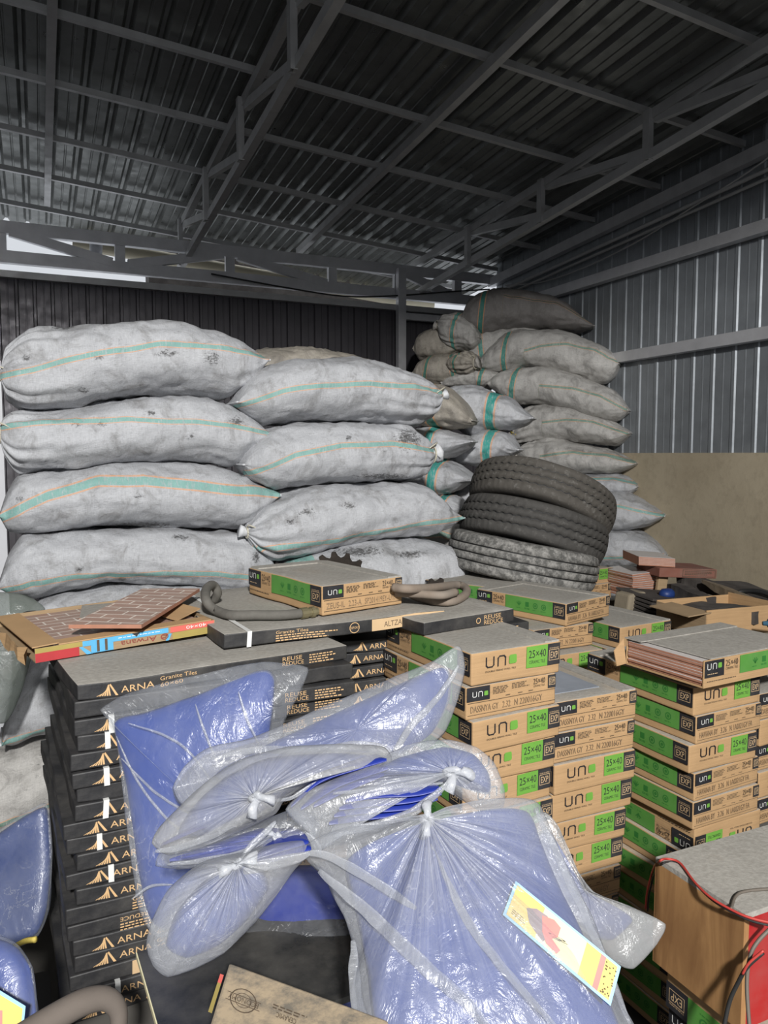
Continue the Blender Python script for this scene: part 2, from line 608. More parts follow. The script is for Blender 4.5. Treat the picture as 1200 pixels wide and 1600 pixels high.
# back wall
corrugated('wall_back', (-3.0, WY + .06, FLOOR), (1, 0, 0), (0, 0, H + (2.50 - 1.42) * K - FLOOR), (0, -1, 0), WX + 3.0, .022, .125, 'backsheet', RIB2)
mb = MB()
mb.box(((WX - 3) / 2, 2.6, FLOOR - .05), ((WX + 3.6) / 2, 0, 0), (0, 5, 0), (0, 0, .05))
struct(mb.build('floor', 'concrete'))
# left wall far out of the frame closes the shed
mb = MB()
mb.box((-2.25, 3.2, 1.6), (.05, 0, 0), (0, 4.2, 0), (0, 0, 1.85))
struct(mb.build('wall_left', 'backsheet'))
# unseen front wall: doorway lintel and jambs shaped to cut lamp and sky light
mb = MB()
mb.box((1.0, -1.05, 3.62), (3.3, 0, 0), (0, .05, 0), (0, 0, .22))
mb.box((-2.0, -1.05, 1.575), (.28, 0, 0), (0, .05, 0), (0, 0, 1.825))
mb.box((2.85, -1.05, 1.575), (1.30, 0, 0), (0, .05, 0), (0, 0, 1.825))
struct(mb.build('wall_front', 'concrete'))
# neighbour's building seen through the eave gap
mb = MB()
mb.box((3.0, WY + 3.2, 1.80), (1.75, 0, 0), (0, .15, 0), (0, 0, 2.05))
struct(mb.build('wall_outside', 'wood_dark'))
mb = MB()
gp = [(x, WY + 1.30, roofz(x, WY + 1.25) + .015) for x in np.linspace(.35, WX, 10)]
mb.tube(gp, .062, 14)
tag(mb.build('rain_gutter', 'cream_metal', smooth=True), 'cream rain gutter outside along the roof edge behind the wall truss', 'gutter')


def shell(x, y, nrm, p):
    return onplane(x, y, nrm, p)


# purlins, along x
ordw = ['first', 'second', 'third', 'fourth', 'fifth', 'sixth']
for i, py in enumerate([5.81, 5.235, 4.68, 4.085, 3.515, 2.93, 2.33]):
    y = py * K
    mb = MB()
    for xa, xb in ((-2.5, WX - .02),):
        mb.beam((xa, y, roofz(xa, y) + .04), (xb, y, roofz(xb, y) + .04), .030, .036, (0, 1, 0))
    o = mb.build('roof_purlin', 'steel')
    tag(o, ['thin steel roof purlin outermost, just beyond the back wall truss', 'thin steel roof purlin directly above the back wall truss',
            'thin steel roof purlin second in from the back wall', 'thin steel roof purlin third in from the back wall',
            'thin steel roof purlin fourth in from the back wall', 'thin steel roof purlin fifth in from the back wall, cut by the photo top',
            'thin steel roof purlin nearest the camera, at the top right corner'][i], 'purlin', 'purlins under the roof sheets')

# plain rafters (left and middle)
for X, lab in ((.105, 'plain steel rafter at far left of the roof'), (1.81, 'plain steel rafter midway between the two trusses')):
    x = X * K
    mb = MB()
    ya, yb2 = -.9, WY + .35
    mb.beam((x, ya, roofz(x, ya) - .005), (x, yb2, roofz(x, yb2) - .005), .045, .055, (1, 0, 0))
    tag(mb.build('roof_rafter', 'steel'), lab, 'rafter')


def px_on_x(X, x, y):
    return onplane(x, y, (1, 0, 0), (X, 0, 0))


def roof_truss(X, lower, posts, label):
    """lower: pixels of the lower chord; posts: (upper px, lower px)"""
    lo = [px_on_x(X, *q) for q in lower]
    d = (lo[1] - lo[0]) / (lo[1][1] - lo[0][1])

    def lowz(y):
        return (lo[0] + d * (y - lo[0][1]))[2]
    ya, yb2 = -.9, WY + .35
    root = empty('roof_truss', (X, WY, roofz(X, WY) - .07))
    tag(root, label, 'truss', 'lattice trusses under the roof')
    off = -np.array([X, WY, roofz(X, WY) - .07])

    def put(nm, p, q, w, h, sd):
        mb = MB()
        mb.beam(np.array(p) + off, np.array(q) + off, w, h, sd)
        mb.build(nm, 'steel', root)
    put('top_chord', (X, ya, roofz(X, ya) - .005), (X, yb2, roofz(X, yb2) - .005), .045, .055, (1, 0, 0))
    ymax = lo[0][1]
    put('bottom_chord', (X, ya, lowz(ya)), (X, ymax, lowz(ymax)), .045, .055, (1, 0, 0))
    ys = [px_on_x(X, *p)[1] for p in posts]
    # the row of posts goes on towards the camera
    while ys[-1] > .3:
        ys.append(ys[-1] - (ys[-2] - ys[-1]))
    for i, y in enumerate(ys):
        put('post', (X - .026, y, lowz(y) - .03), (X - .026, y, roofz(X, y) + .02), .035, .05, (1, 0, 0))
        if i + 1 < len(ys):
            y2 = ys[i + 1]
            put('diagonal', (X + .004, y - .03, roofz(X, y) - .03), (X + .004, y2 + .03, lowz(y2) + .03), .035, .05, (1, 0, 0))


roof_truss(.95 * K, [(275, 430), (525, 0)], [(287, 380), (327, 295), (382, 190), (465, 50)],
           'lattice steel roof truss on the left, over the white sacks')
roof_truss(2.68 * K, [(640, 465), (1200, 135)], [(735, 385), (850, 310), (1018, 205), ],
           'lattice steel roof truss on the right, running to the back corner')

# truss along the head of the back wall
zt, zb, zr = H + (2.79 - 1.42) * K, H + (2.615 - 1.42) * K, H + (2.51 - 1.42) * K
root = empty('wall_truss', (1.5, WY, zb))
tag(root, 'long low steel truss along the head of the back wall', 'truss')
o_ = -np.array([1.5, WY, zb])
def put(nm, p, q, w, h, sd=(0, 1, 0), m_='steel_bright'):
    mb = MB()
    mb.beam(np.array(p) + o_, np.array(q) + o_, w, h, sd)
    return mb.build(nm, m_, root)
put('top_chord', (-3, WY, zt), (WX - .03, WY, zt), .06, .09)
put('bottom_chord', (-3, WY, zb), (WX - .03, WY, zb), .06, .09)
vx = [x * K for x in (-.85, -.165, .52, 1.23, 1.97, 2.49, 3.0)]
for x in vx:
    put('post', (x, WY + .01, zb), (x, WY + .01, zt), .05, .075, (0, 1, 0))
for i, (a, b_) in enumerate(zip(vx[:-1], vx[1:])):
    if i == 4:
        continue
    if i in (1, 3, 5):
        put('diagonal', (a + .06, WY - .012, zt - .03), (b_ - .06, WY - .012, zb + .03), .045, .07)
    else:
        put('diagonal', (a + .06, WY - .012, zb + .03), (b_ - .06, WY - .012, zt - .03), .045, .07)
mb = MB()
mb.beam((-3, WY - .02, zr), (WX - .04, WY - .02, zr), .05, .05, (0, 1, 0))
tag(mb.build('wall_girt', 'steel'), 'steel rail along the top edge of the dark back wall', 'girt')
mb = MB()
mb.beam((2.49 * K, WY - .07, FLOOR), (2.49 * K, WY - .07, zt), .06, .075, (0, 1, 0))
tag(mb.build('steel_post', 'steel_bright'), 'upright steel post against the dark back wall', 'post')
mb = MB()
zg = H + (2.45 - 1.42) * K
mb.beam((2.52 * K, WY - .03, zg), (WX - .03, WY - .03, zg), .05, .06, (0, 1, 0))
tag(mb.build('wall_girt', 'steel_bright'), 'short bright rail right of the upright post, behind the corner sacks', 'girt')
# girts on the right wall
for zz, lab in ((2.535, 'upper of the two steel girts across the right wall'), (2.015, 'lower of the two steel girts across the right wall')):
    z = H + (zz - 1.42) * K
    mb = MB()
    mb.beam((WX - .055, -.9, z), (WX - .055, WY - .05, z), .07, .075, (1, 0, 0))
    tag(mb.build('wall_girt', 'steel_bright'), lab, 'girt', 'girts on the right wall')
# wall plate and conduits along the right eave
mb = MB()
mb.beam((WX - .05, -.9, roofz(WX, -.9) - .07), (WX - .05, WY, roofz(WX, WY) - .07), .06, .08, (1, 0, 0))
tag(mb.build('eave_plate', 'steel_bright'), 'steel plate along the join of right wall and roof', 'beam')
for dz, r, lab in ((.19, .014, 'upper thin conduit under the right eave'), (.24, .011, 'lower thin conduit under the right eave')):
    mb = MB()
    mb.tube([(WX - .04, y, roofz(WX, y) - dz) for y in np.linspace(-.9, WY - .1, 12)], r, 8)
    tag(mb.build('conduit', 'conduit', smooth=True), lab, 'conduit', 'conduits on the right wall')
pts = [onplane(x, y, (1, 0, 0), (WX - .05, 0, 0)) for x, y in [(1230, 225), (1160, 275), (1080, 325), (1000, 375), (920, 415), (850, 440), (790, 446)]]
mb = MB()
mb.tube(spline(pts, 30), .006, 6)
tag(mb.build('wall_cable', 'conduit', smooth=True), 'thin pale cable sagging across the upper right wall', 'cable')
# cables along the wall truss and a short pipe under the eave
mb = MB()
mb.tube(spline([onplane(x, y, (0, 1, 0), (0, WY - .08, 0)) for x, y in [(330, 428), (450, 450), (540, 463), (620, 462), (700, 456), (765, 452)]], 24), .007, 6)
tag(mb.build('wall_cable', 'black', smooth=True), 'dark cable lying along the back wall truss', 'cable')
q0, q1 = onplane(150, 378, (0, 1, 0), (0, WY + .3, 0)), onplane(150, 402, (0, 1, 0), (0, WY + .3, 0))
mb = MB()
mb.tube([q0 + (0, 0, .08), q0, (q0 + q1) / 2, q1], [.035, .05, .05, .045], 14)
tag(mb.build('drain_pipe', 'white_paint', smooth=True), 'stub of pale pipe hanging in the eave gap at left', 'pipe')
# white upright at the far left
mb = MB()
pp = at(-2, 780, 3.6)
mb.box((pp[0], pp[1], .8), (.03, 0, 0), (0, .03, 0), (0, 0, 1.05))
tag(mb.build('white_post', 'white_paint'), 'white painted post at the left edge beside the sacks', 'post')


# ------------------------------------------------------------------ sacks
def smooth_interp(u, xs, ys):
    xs = np.array(xs, float)
    ys = np.array(ys, float)
    # monotone cubic (PCHIP-like)
    h = np.diff(xs)
    dl = np.diff(ys) / h
    m_ = np.zeros(len(xs))
    m_[1:-1] = np.where(dl[:-1] * dl[1:] > 0, 2 * dl[:-1] * dl[1:] / (dl[:-1] + dl[1:] + 1e-12), 0)
    m_[0], m_[-1] = dl[0], dl[-1]
    k = np.clip(np.searchsorted(xs, u) - 1, 0, len(xs) - 2)
    t_ = (u - xs[k]) / h[k]
    h00 = 2 * t_ ** 3 - 3 * t_ ** 2 + 1
    h10 = t_ ** 3 - 2 * t_ ** 2 + t_
    h01 = -2 * t_ ** 3 + 3 * t_ ** 2
    h11 = t_ ** 3 - t_ ** 2
    return h00 * ys[k] + h10 * h[k] * m_[k] + h01 * ys[k + 1] + h11 * h[k] * m_[k + 1]


def sack(label, group, prof, dl, dr, w, mt='sack', stripe=None, hw=.010, bands=(), tie='', seed=0, amp=1.0, tiecol='string', smudge=()):
    """prof: (x, top y, bottom y) outline in the photo; dl, dr distance of the two ends; w depth of the sack"""
    nu, nv = 84, 72
    P = np.array(prof, float)
    x0, x1 = P[0, 0], P[-1, 0]
    q = np.linspace(0, 1, nu)
    u = .5 - .5 * np.cos(np.pi * q)
    u = .45 * q + .55 * u
    xs = x0 + u * (x1 - x0)
    yt = smooth_interp(xs, P[:, 0], P[:, 1])
    yb_ = smooth_interp(xs, P[:, 0], P[:, 2])
    ds = dl + (dr - dl) * u
    sp = np.array([at(x, (a + b) / 2, d) for x, a, b, d in zip(xs, yt, yb_, ds)])
    ha = (yb_ - yt) / 2 * ds / F
    tl = 'L' in tie
    tr_ = 'R' in tie
    e = np.abs(2 * u - 1)
    hb = w / 2 * np.sqrt(np.clip(1 - e ** 3.2, 0, 1))
    hb = np.maximum(hb, np.where(u < .5, .02 if tl else .10, .02 if tr_ else .10) * np.clip(1 - (1 - e) * 2.5, 0, 1) * w / .5)
    axis = sp[-1] - sp[0]
    axis[2] = 0
    axis /= np.linalg.norm(axis)
    lat = np.cross(axis, (0, 0, 1.0))          # towards the viewer for a left-to-right axis
    if lat.dot(FW) > 0:
        lat = -lat
    th = np.linspace(0, 2 * np.pi, nv, endpoint=False)
    c, s = np.cos(th), np.sin(th)
    ex = 2 / 2.35
    cc, ss = np.sign(c) * np.abs(c) ** ex, np.sign(s) * np.abs(s) ** ex
    # shift the body back so its near face lies near the given distance
    ctr = sp - lat * (hb * .55)[:, None]
    pos = ctr[:, None, :] + lat * (hb[:, None] * cc)[:, :, None] + np.array([0, 0, 1.0]) * (ha[:, None] * ss)[:, :, None]
    rad = pos - ctr[:, None, :]
    L = np.linalg.norm(sp[-1] - sp[0])
    flat = pos.reshape(-1, 3)
    env = (np.clip((1 - e) * 6, 0, 1))[:, None]
    n1 = vn(flat * 6 + seed * 7.1, seed).reshape(nu, nv)
    n2 = vn(flat * 17 + seed * 3.3, seed + 5).reshape(nu, nv)
    n3 = (1 - 2 * np.abs(vn(flat * np.array([26, 26, 14]) + seed, seed + 9))).reshape(nu, nv)
    n4 = (1 - 2 * np.abs(vn(np.stack([np.repeat(u * L * 5, nv), np.tile(th * 3.2, nu) + 2.0 * n1.reshape(-1), 0 * np.repeat(u, nv) + seed], 1), seed + 12))).reshape(nu, nv)
    disp = (n1 * .013 + n2 * .007 + n3 * .0045 + n4 * .005) * amp * env
    ph = vn(np.stack([c * 2 + seed, s * 2, c * 0 + seed], 1), seed + 2) * 3
    for on, dist in ((tl, u * L), (tr_, (1 - u) * L)):
        k = 13 if on else 5
        a_ = (.11 if on else .03) * np.exp(-dist / (.13 if on else .08))
        disp += a_[:, None] * np.sin(k * th + ph + seed)[None, :] * np.linalg.norm(rad, axis=2)
    pos = pos + rad / (np.linalg.norm(rad, axis=2)[:, :, None] + 1e-6) * disp[:, :, None]
    hw = hw * .82
    sv = np.full((nu, nv), 9.0)
    if stripe is not None:
        S = np.array(stripe, float)
        ys = np.interp(xs, S[:, 0], S[:, 1])
        zs = sp[:, 2] - (ys - (yt + yb_) / 2) * ds / F
        base = ctr[:, None, 2] + (ha[:, None] * ss)
        wob = vn(np.stack([xs * .02, xs * 0, xs * 0 + seed], 1), seed) * .004
        sv = (base - zs[:, None] + wob[:, None]) / hw
        sv = np.where(c[None, :] > -.05, sv, 9.0)
        inside = (xs >= S[0, 0] - 3) & (xs <= S[-1, 0] + 3)
        sv[~inside] = 9
    bv = np.full((nu, nv), 9.0)
    for bx, bw, slant in bands:
        dd = (xs[:, None] - bx - slant * ss[None, :]) / (x1 - x0) * L / bw
        bv = np.where(np.abs(dd) < np.abs(bv), dd, bv)
    sm = np.zeros((nu, nv))
    pv = pos - CAM
    dz = pv @ FW
    px, py = 600 + F * (pv @ RT) / dz, 800 - F * (pv @ UP) / dz
    for mx, my, mrx, mry in smudge:
        rr = np.sqrt(((px - mx) / mrx) ** 2 + ((py - my) / mry) ** 2)
        sm = np.maximum(sm, np.where(c[None, :] > 0, np.clip(1.5 - rr, 0, 1), 0))
    base = sp.mean(0).copy()
    base[2] -= ha.max()
    verts = list((pos - base).reshape(-1, 3)) + [sp[0] - lat * hb[0] * .55 - base, sp[-1] - lat * hb[-1] * .55 - base]
    faces = [(i * nv + j, (i + 1) * nv + j, (i + 1) * nv + (j + 1) % nv, i * nv + (j + 1) % nv) for i in range(nu - 1) for j in range(nv)]
    A, B = nu * nv, nu * nv + 1
    faces += [(A, j, (j + 1) % nv) for j in range(nv)] + [(B, (nu - 1) * nv + (j + 1) % nv, (nu - 1) * nv + j) for j in range(nv)]
    me = mesh('woven_sack', verts, faces, [mt])
    for nm, arr in (('stripe', sv), ('band', bv)):
        a_ = me.attributes.new(nm, 'FLOAT', 'POINT')
        a_.data.foreach_set('value', np.concatenate([arr.reshape(-1), [9, 9]]).astype(np.float32))
    a_ = me.attributes.new('smudge', 'FLOAT', 'POINT')
    a_.data.foreach_set('value', np.concatenate([sm.reshape(-1), [0, 0]]).astype(np.float32))
    uvl = me.uv_layers.new(name='UVMap')
    li = np.zeros(len(me.loops), np.int32)
    me.loops.foreach_get('vertex_index', li)
    uu = np.repeat(u * L, nv)
    per = 2 * np.pi * np.sqrt((ha.max() ** 2 + (w / 2) ** 2) / 2)
    vv = np.tile(np.abs(((th / np.pi) + 1) % 2 - 1) * per / 2, nu)
    uu = np.concatenate([uu, [0, L]])
    vv = np.concatenate([vv, [0, 0]])
    uvl.data.foreach_set('uv', np.stack([uu[li], vv[li]], 1).astype(np.float32).reshape(-1))
    o = link('woven_sack', me, loc=base)
    tag(o, label, 'sack', group)
    # seams and tied necks
    for on, i, sg in ((tl, 0, -1), (tr_, nu - 1, 1)):
        end = ctr[i] - base
        if on:
            mb = MB()
            r0 = max(ha[i], .014)
            ring = [end + lat * math.cos(a) * r0 * 1.15 + np.array([0, 0, 1]) * math.sin(a) * r0 * 1.15 for a in np.linspace(0, 2 * math.pi, 17)]
            mb.tube(ring, .004, 6, cap=False)
            mb.tube(spline([ring[3], ring[3] + lat * .03 + np.array([0, 0, .015]), ring[3] + lat * .05 - axis * sg * .05 - np.array([0, 0, .01])], 8), .003, 5)
            mb.build('tie_string', tiecol, o, smooth=True)
            mb = MB()
            ps, rs = [], []
            for k_, rr in ((-.01, .7), (.008, .8), (.02, 1.15), (.032, 1.35)):
                ps.append(end + axis * sg * k_ + np.array([0, 0, .25 * k_]))
                rs.append(r0 * rr)
            mb.tube(ps, rs, 16)
            nvv = np.array(mb.v)
            nvv += .25 * r0 * vn(nvv * 60, seed)[:, None]
            mb.v = [tuple(v) for v in nvv]
            mb.build('neck_tuft', 'sack_plain' if mt == 'sack' else 'sack_plain_grey', o, smooth=True)
        else:
            mb = MB()
            ln = [ctr[i] + lat * hb[i] * a - base + axis * sg * .004 for a in np.linspace(-.95, .95, 9)]
            mb.tube(ln, .004, 6)
            mb.build('sewn_edge', 'sack_plain' if mt == 'sack' else 'sack_plain_grey', o, smooth=True)
    return o


gL = 'sacks in the tall left column'
Wd = .52
sack('topmost bulging white sack of the left column, teal stripe rising to the right', gL,
     [(0, 582, 592), (10, 545, 622), (56, 516, 640), (110, 508, 637), (139, 503, 630), (200, 500, 620), (277, 499, 615), (311, 506, 618), (350, 517, 622), (380, 531, 608), (400, 547, 592), (416, 561, 567)],
     2.80, 3.22, Wd, stripe=[(0, 588), (50, 581), (150, 558), (240, 545), (300, 545), (350, 550), (416, 560)], tie='L', seed=1, smudge=[(155, 557, 10, 6), (40, 560, 8, 6), (262, 552, 20, 6), (130, 610, 10, 6), (100, 512, 22, 4), (330, 560, 14, 10)])
sack('second white sack from the top of the left column, nearly level stripe', gL,
     [(0, 668, 690), (6, 655, 712), (30, 643, 738), (100, 640, 736), (200, 622, 722), (262, 617, 720), (320, 622, 725), (360, 632, 728), (395, 652, 706), (423, 678, 684)],
     2.80, 3.22, Wd, stripe=[(0, 668), (100, 659), (200, 657), (300, 662), (360, 668), (423, 679)], hw=.009, tie='L', seed=2, smudge=[(120, 660, 12, 7), (160, 660, 8, 7), (235, 645, 10, 5), (300, 680, 6, 5), (370, 660, 12, 10)])
sack('third white sack from the top of the left column, broad arched pale stripe', gL,
     [(0, 800, 810), (12, 770, 832), (35, 745, 836), (100, 733, 832), (180, 722, 824), (250, 722, 825), (320, 727, 828), (370, 738, 828), (410, 755, 806), (433, 768, 778)],
     2.80, 3.24, Wd, stripe=[(0, 808), (75, 773), (150, 752), (220, 750), (300, 758), (433, 771)], hw=.017, seed=3, smudge=[(30, 780, 7, 6), (215, 775, 10, 5), (220, 820, 50, 5), (380, 740, 10, 6)])
sack('fourth white sack from the top of the left column, low teal stripe', gL,
     [(0, 905, 922), (15, 868, 930), (50, 838, 935), (110, 830, 928), (180, 826, 916), (280, 828, 920), (350, 834, 928), (395, 842, 930), (418, 860, 918), (428, 882, 896)],
     2.80, 3.22, Wd, stripe=[(0, 923), (50, 907), (120, 896), (250, 891), (330, 891), (415, 904)], hw=.010, seed=4, smudge=[(190, 905, 8, 5), (125, 890, 6, 4), (280, 840, 14, 5), (400, 870, 8, 10)])
sack('white sack mostly hidden behind the red-brown tile carton', gL,
     [(50, 955, 975), (75, 933, 1010), (150, 921, 1030), (250, 917, 1030), (350, 920, 1025), (400, 935, 1000), (420, 960, 966)],
     2.84, 3.2, Wd, stripe=[(60, 960), (120, 954), (200, 958)], seed=5)
sack('white sack sagging down left of the black cartons, stripe at its low edge', gL,
     [(3, 1155, 1163), (18, 1100, 1168), (50, 1048, 1158), (90, 1026, 1148), (200, 1022, 1130), (300, 1025, 1125), (400, 1075, 1085)],
     2.76, 3.15, Wd, stripe=[(3, 1158), (80, 1125), (200, 1085)], seed=6)
sack('grey shaded sack lowest of the left column, dark teal stripe', gL,
     [(-90, 1235, 1250), (-60, 1195, 1312), (0, 1182, 1318), (60, 1165, 1290), (150, 1142, 1260), (250, 1140, 1255), (330, 1190, 1200)],
     2.74, 3.1, Wd, 'sack_far', stripe=[(-80, 1290), (0, 1270), (75, 1245), (200, 1215)], seed=7)

gM = 'sacks in the middle column'
sack('topmost white sack of the middle column', gM,
     [(369, 626, 632), (385, 600, 645), (420, 572, 663), (470, 558, 659), (520, 555, 657), (575, 560, 659), (630, 575, 662), (655, 586, 662), (675, 598, 655), (690, 612, 625)],
     3.12, 3.52, Wd, stripe=[(369, 636), (430, 615), (490, 605), (560, 603), (620, 607), (690, 616)], hw=.010, tie='R', seed=11)
sack('white sack of the middle column with a smudged black stamp at its right end', gM,
     [(379, 722, 730), (395, 695, 752), (430, 670, 768), (480, 662, 761), (530, 659, 757), (600, 660, 754), (640, 665, 752), (662, 678, 746), (677, 698, 722)],
     3.12, 3.5, Wd, stripe=[(385, 738), (402, 732), (450, 710), (520, 695), (600, 693), (677, 704)], hw=.011, tie='R', seed=12, smudge=[(637, 687, 20, 18), (600, 745, 45, 5), (545, 685, 6, 5)])
sack('white sack of the middle column with a stripe slanting up to the tyres', gM,
     [(387, 826, 840), (405, 805, 866), (430, 785, 878), (470, 765, 873), (520, 760, 860), (580, 756, 850), (645, 755, 842), (675, 764, 840), (700, 788, 828), (718, 805, 812)],
     3.10, 3.52, Wd, stripe=[(395, 858), (430, 852), (500, 843), (580, 829), (650, 815), (718, 808)], hw=.010, tie='L', seed=13, smudge=[(480, 800, 14, 6), (545, 790, 12, 5), (455, 815, 10, 6)])
sack('lowest visible white sack of the middle column behind the toothed iron', gM,
     [(428, 900, 915), (450, 885, 935), (490, 868, 950), (560, 852, 955), (640, 846, 950), (690, 848, 940), (715, 860, 925), (730, 880, 895)],
     3.12, 3.5, Wd, stripe=[(430, 898), (450, 885), (475, 875), (490, 871)], hw=.010, seed=14, amp=1.2, smudge=[(560, 862, 40, 8), (640, 866, 25, 6)])
sack('tan sack peeping over the middle column against the dark wall', gM,
     [(392, 556, 575), (405, 548, 600), (440, 542, 612), (490, 541, 612), (530, 546, 612), (570, 556, 610), (605, 575, 590)],
     3.75, 4.1, Wd, 'sack_tan', seed=15)

gB = 'end-on sacks behind the middle column'
sack('grey folded-over sack end beside the knot of the topmost middle sack', gB,
     [(640, 605, 660), (665, 600, 668), (695, 604, 669), (715, 622, 669), (738, 650, 664)], 4.15, 4.05, .45, 'sack_tan', bands=[(672, .022, -6)], seed=21)
sack('light sack with a broad teal band, pointing right above the tyres', gB,
     [(690, 612, 640), (712, 604, 670), (735, 603, 681), (765, 608, 672), (795, 622, 669), (815, 640, 665), (832, 651, 656)], 4.45, 4.3, .45, bands=[(770, .022, 4)], seed=22)
sack('small pointed sack end right of the stamped middle sack', gB,
     [(640, 672, 705), (660, 668, 714), (685, 669, 716), (708, 677, 708), (738, 688, 692)], 4.15, 4.05, .45, bands=[(674, .018, 4)], seed=23)
sack('light sack with a teal band just above the topmost tyre', gB,
     [(698, 708, 722), (712, 690, 726), (740, 677, 728), (765, 673, 724), (790, 680, 715), (810, 700, 706)], 4.45, 4.3, .45, bands=[(766, .02, 3)], seed=24)
sack('pointed sack end left of the topmost tyre', gB,
     [(640, 730, 768), (655, 722, 772), (680, 718, 775), (705, 726, 770), (725, 738, 757), (740, 748, 752)], 4.15, 4.05, .45, bands=[(680, .02, 4)], seed=25)
sack('sack in the shade between the middle column and the topmost tyre', gB,
     [(700, 772, 790), (715, 757, 800), (740, 752, 802), (765, 760, 795), (780, 775, 785)], 4.45, 4.35, .45, seed=26)
sack('sack end in the shade left of the middle tyre', gB,
     [(640, 785, 830), (670, 775, 832), (700, 776, 820), (722, 790, 800)], 4.15, 4.05, .45, bands=[(690, .02, 5)], seed=27)
sack('low dim sack left of the bottom tyre', gB,
     [(640, 835, 870), (670, 824, 880), (710, 822, 885), (740, 840, 880), (755, 858, 866)], 4.0, 3.95, .45, 'sack_far', stripe=[(650, 836), (690, 832), (735, 845)], hw=.012, seed=28)
sack('pale sack low between the bottom tyre and the corner sacks', gB,
     [(690, 880, 900), (720, 868, 940), (780, 866, 945), (850, 870, 940), (880, 890, 910)], 4.4, 4.3, .45, 'sack_far', seed=29)

gR = 'sacks stacked in the right back corner'


def wall_d(x):
    return (WX - .10) / (FW[0] + RT[0] * (x - 600) / F)


def rsack(label, prof, mt='sack_far', dd=.42, **kw):
    dr = wall_d(prof[-1][0])
    sack(label, gR, prof, dr + dd, dr, .5, mt, **kw)


rsack('dark topmost sack of the corner stack under the roof', [(722, 492, 502), (730, 470, 515), (750, 455, 519), (790, 449, 513), (840, 455, 512), (880, 470, 515), (908, 492, 515), (927, 508, 512)],
      'sack_dark', bands=[(754, .016, 4)], stripe=[(790, 466), (870, 478), (925, 506)], hw=.007, seed=31, dd=.2)
rsack('pale corner sack second from the top, small red mark on its side', [(752, 558, 575), (765, 540, 578), (790, 520, 578), (820, 512, 572), (860, 513, 580), (900, 522, 592), (940, 540, 597), (960, 556, 587), (967, 566, 572)],
      stripe=[(825, 550), (850, 543), (890, 540), (930, 550), (965, 566)], hw=.010, bands=[(792, .016, 4)], seed=32)
rsack('pale corner sack third from the top with a teal band at its left', [(764, 595, 605), (775, 585, 612), (800, 575, 630), (840, 571, 632), (880, 578, 640), (930, 598, 655), (965, 618, 655), (982, 638, 645)],
      stripe=[(850, 604), (900, 609), (940, 620), (978, 640)], hw=.010, bands=[(805, .018, 5)], seed=33)
rsack('yellowed corner sack with a yellow-tied mouth', [(800, 678, 690), (812, 642, 694), (840, 630, 690), (880, 632, 688), (930, 648, 694), (960, 662, 695), (983, 674, 680)],
      'sack_far', stripe=[(855, 661), (890, 657), (930, 660), (980, 677)], hw=.009, tie='L', tiecol='string_yellow', seed=34)
rsack('grimy corner sack directly behind the topmost tyre', [(808, 702, 720), (825, 690, 735), (860, 685, 742), (900, 692, 742), (950, 705, 742), (975, 715, 735), (993, 722, 727)],
      'sack_far', stripe=[(850, 712), (900, 706), (950, 712), (990, 722)], hw=.010, tie='L', seed=35)
rsack('corner sack just below brick height right of the topmost tyre', [(850, 745, 768), (890, 741, 775), (950, 743, 776), (980, 749, 774), (994, 756, 766)],
      'sack', stripe=[(905, 748), (960, 748), (992, 756)], hw=.008, seed=36, dd=.3)
rsack('corner sack with a long pointed tip over the brown wall', [(870, 785, 815), (890, 772, 832), (950, 769, 832), (990, 778, 829), (1015, 791, 821), (1038, 804, 808)],
      'sack', stripe=[(920, 786), (970, 790), (1036, 805)], hw=.010, seed=37, dd=.3)
rsack('corner sack right of the middle tyre with a blunt end', [(870, 840, 870), (890, 830, 888), (950, 827, 890), (1000, 835, 886), (1028, 852, 880), (1041, 866, 872)],
      'sack', stripe=[(920, 870), (970, 868), (1036, 866)], hw=.010, seed=38, dd=.3)
rsack('lowest visible corner sack beside the stacked tile edges', [(880, 900, 930), (900, 892, 938), (950, 891, 940), (985, 896, 935), (1008, 908, 922)],
      'sack', stripe=[(930, 912), (970, 905), (1000, 908)], hw=.009, seed=39, dd=.3)


def tsack(label, prof, d, mt, **kw):
    sack(label, gR, prof, d, d - .12, .42, mt, **kw)


tsack('small tied sack end left of the dark topmost corner sack', [(684, 505, 515), (692, 492, 535), (712, 487, 545), (735, 500, 546), (748, 520, 535)], 6.3, 'sack_far', bands=[(712, .014, 4)], tie='L', seed=41)
tsack('brown dusty sack farthest left on the corner stack', [(647, 540, 550), (655, 520, 562), (680, 512, 562), (702, 522, 558), (716, 538, 548)], 6.45, 'sack_tan', seed=42)
tsack('sack with a gathered mouth between the dark top sack and the pale one', [(726, 552, 566), (736, 530, 578), (760, 512, 576), (800, 506, 560), (840, 510, 540)], 6.35, 'sack_far', bands=[(752, .016, -4)], tie='L', seed=43)
tsack('grey-brown creased sack on the left of the corner stack with two bands', [(645, 580, 590), (655, 562, 602), (685, 553, 602), (715, 556, 594), (738, 570, 580)], 6.35, 'sack_tan', bands=[(668, .012, 5), (708, .012, -3)], seed=44)
tsack('narrow sack end under the grey-brown creased sack', [(690, 592, 604), (712, 581, 608), (745, 574, 606), (775, 578, 604), (790, 590, 598)], 6.3, 'sack_far', bands=[(752, .014, 4)], seed=45)
tsack('small tied knob of a sack between the creased sacks', [(700, 562, 575), (710, 550, 584), (728, 547, 585), (742, 560, 575)], 6.2, 'sack_tan', bands=[(716, .010, 3)], tie='R', seed=46)

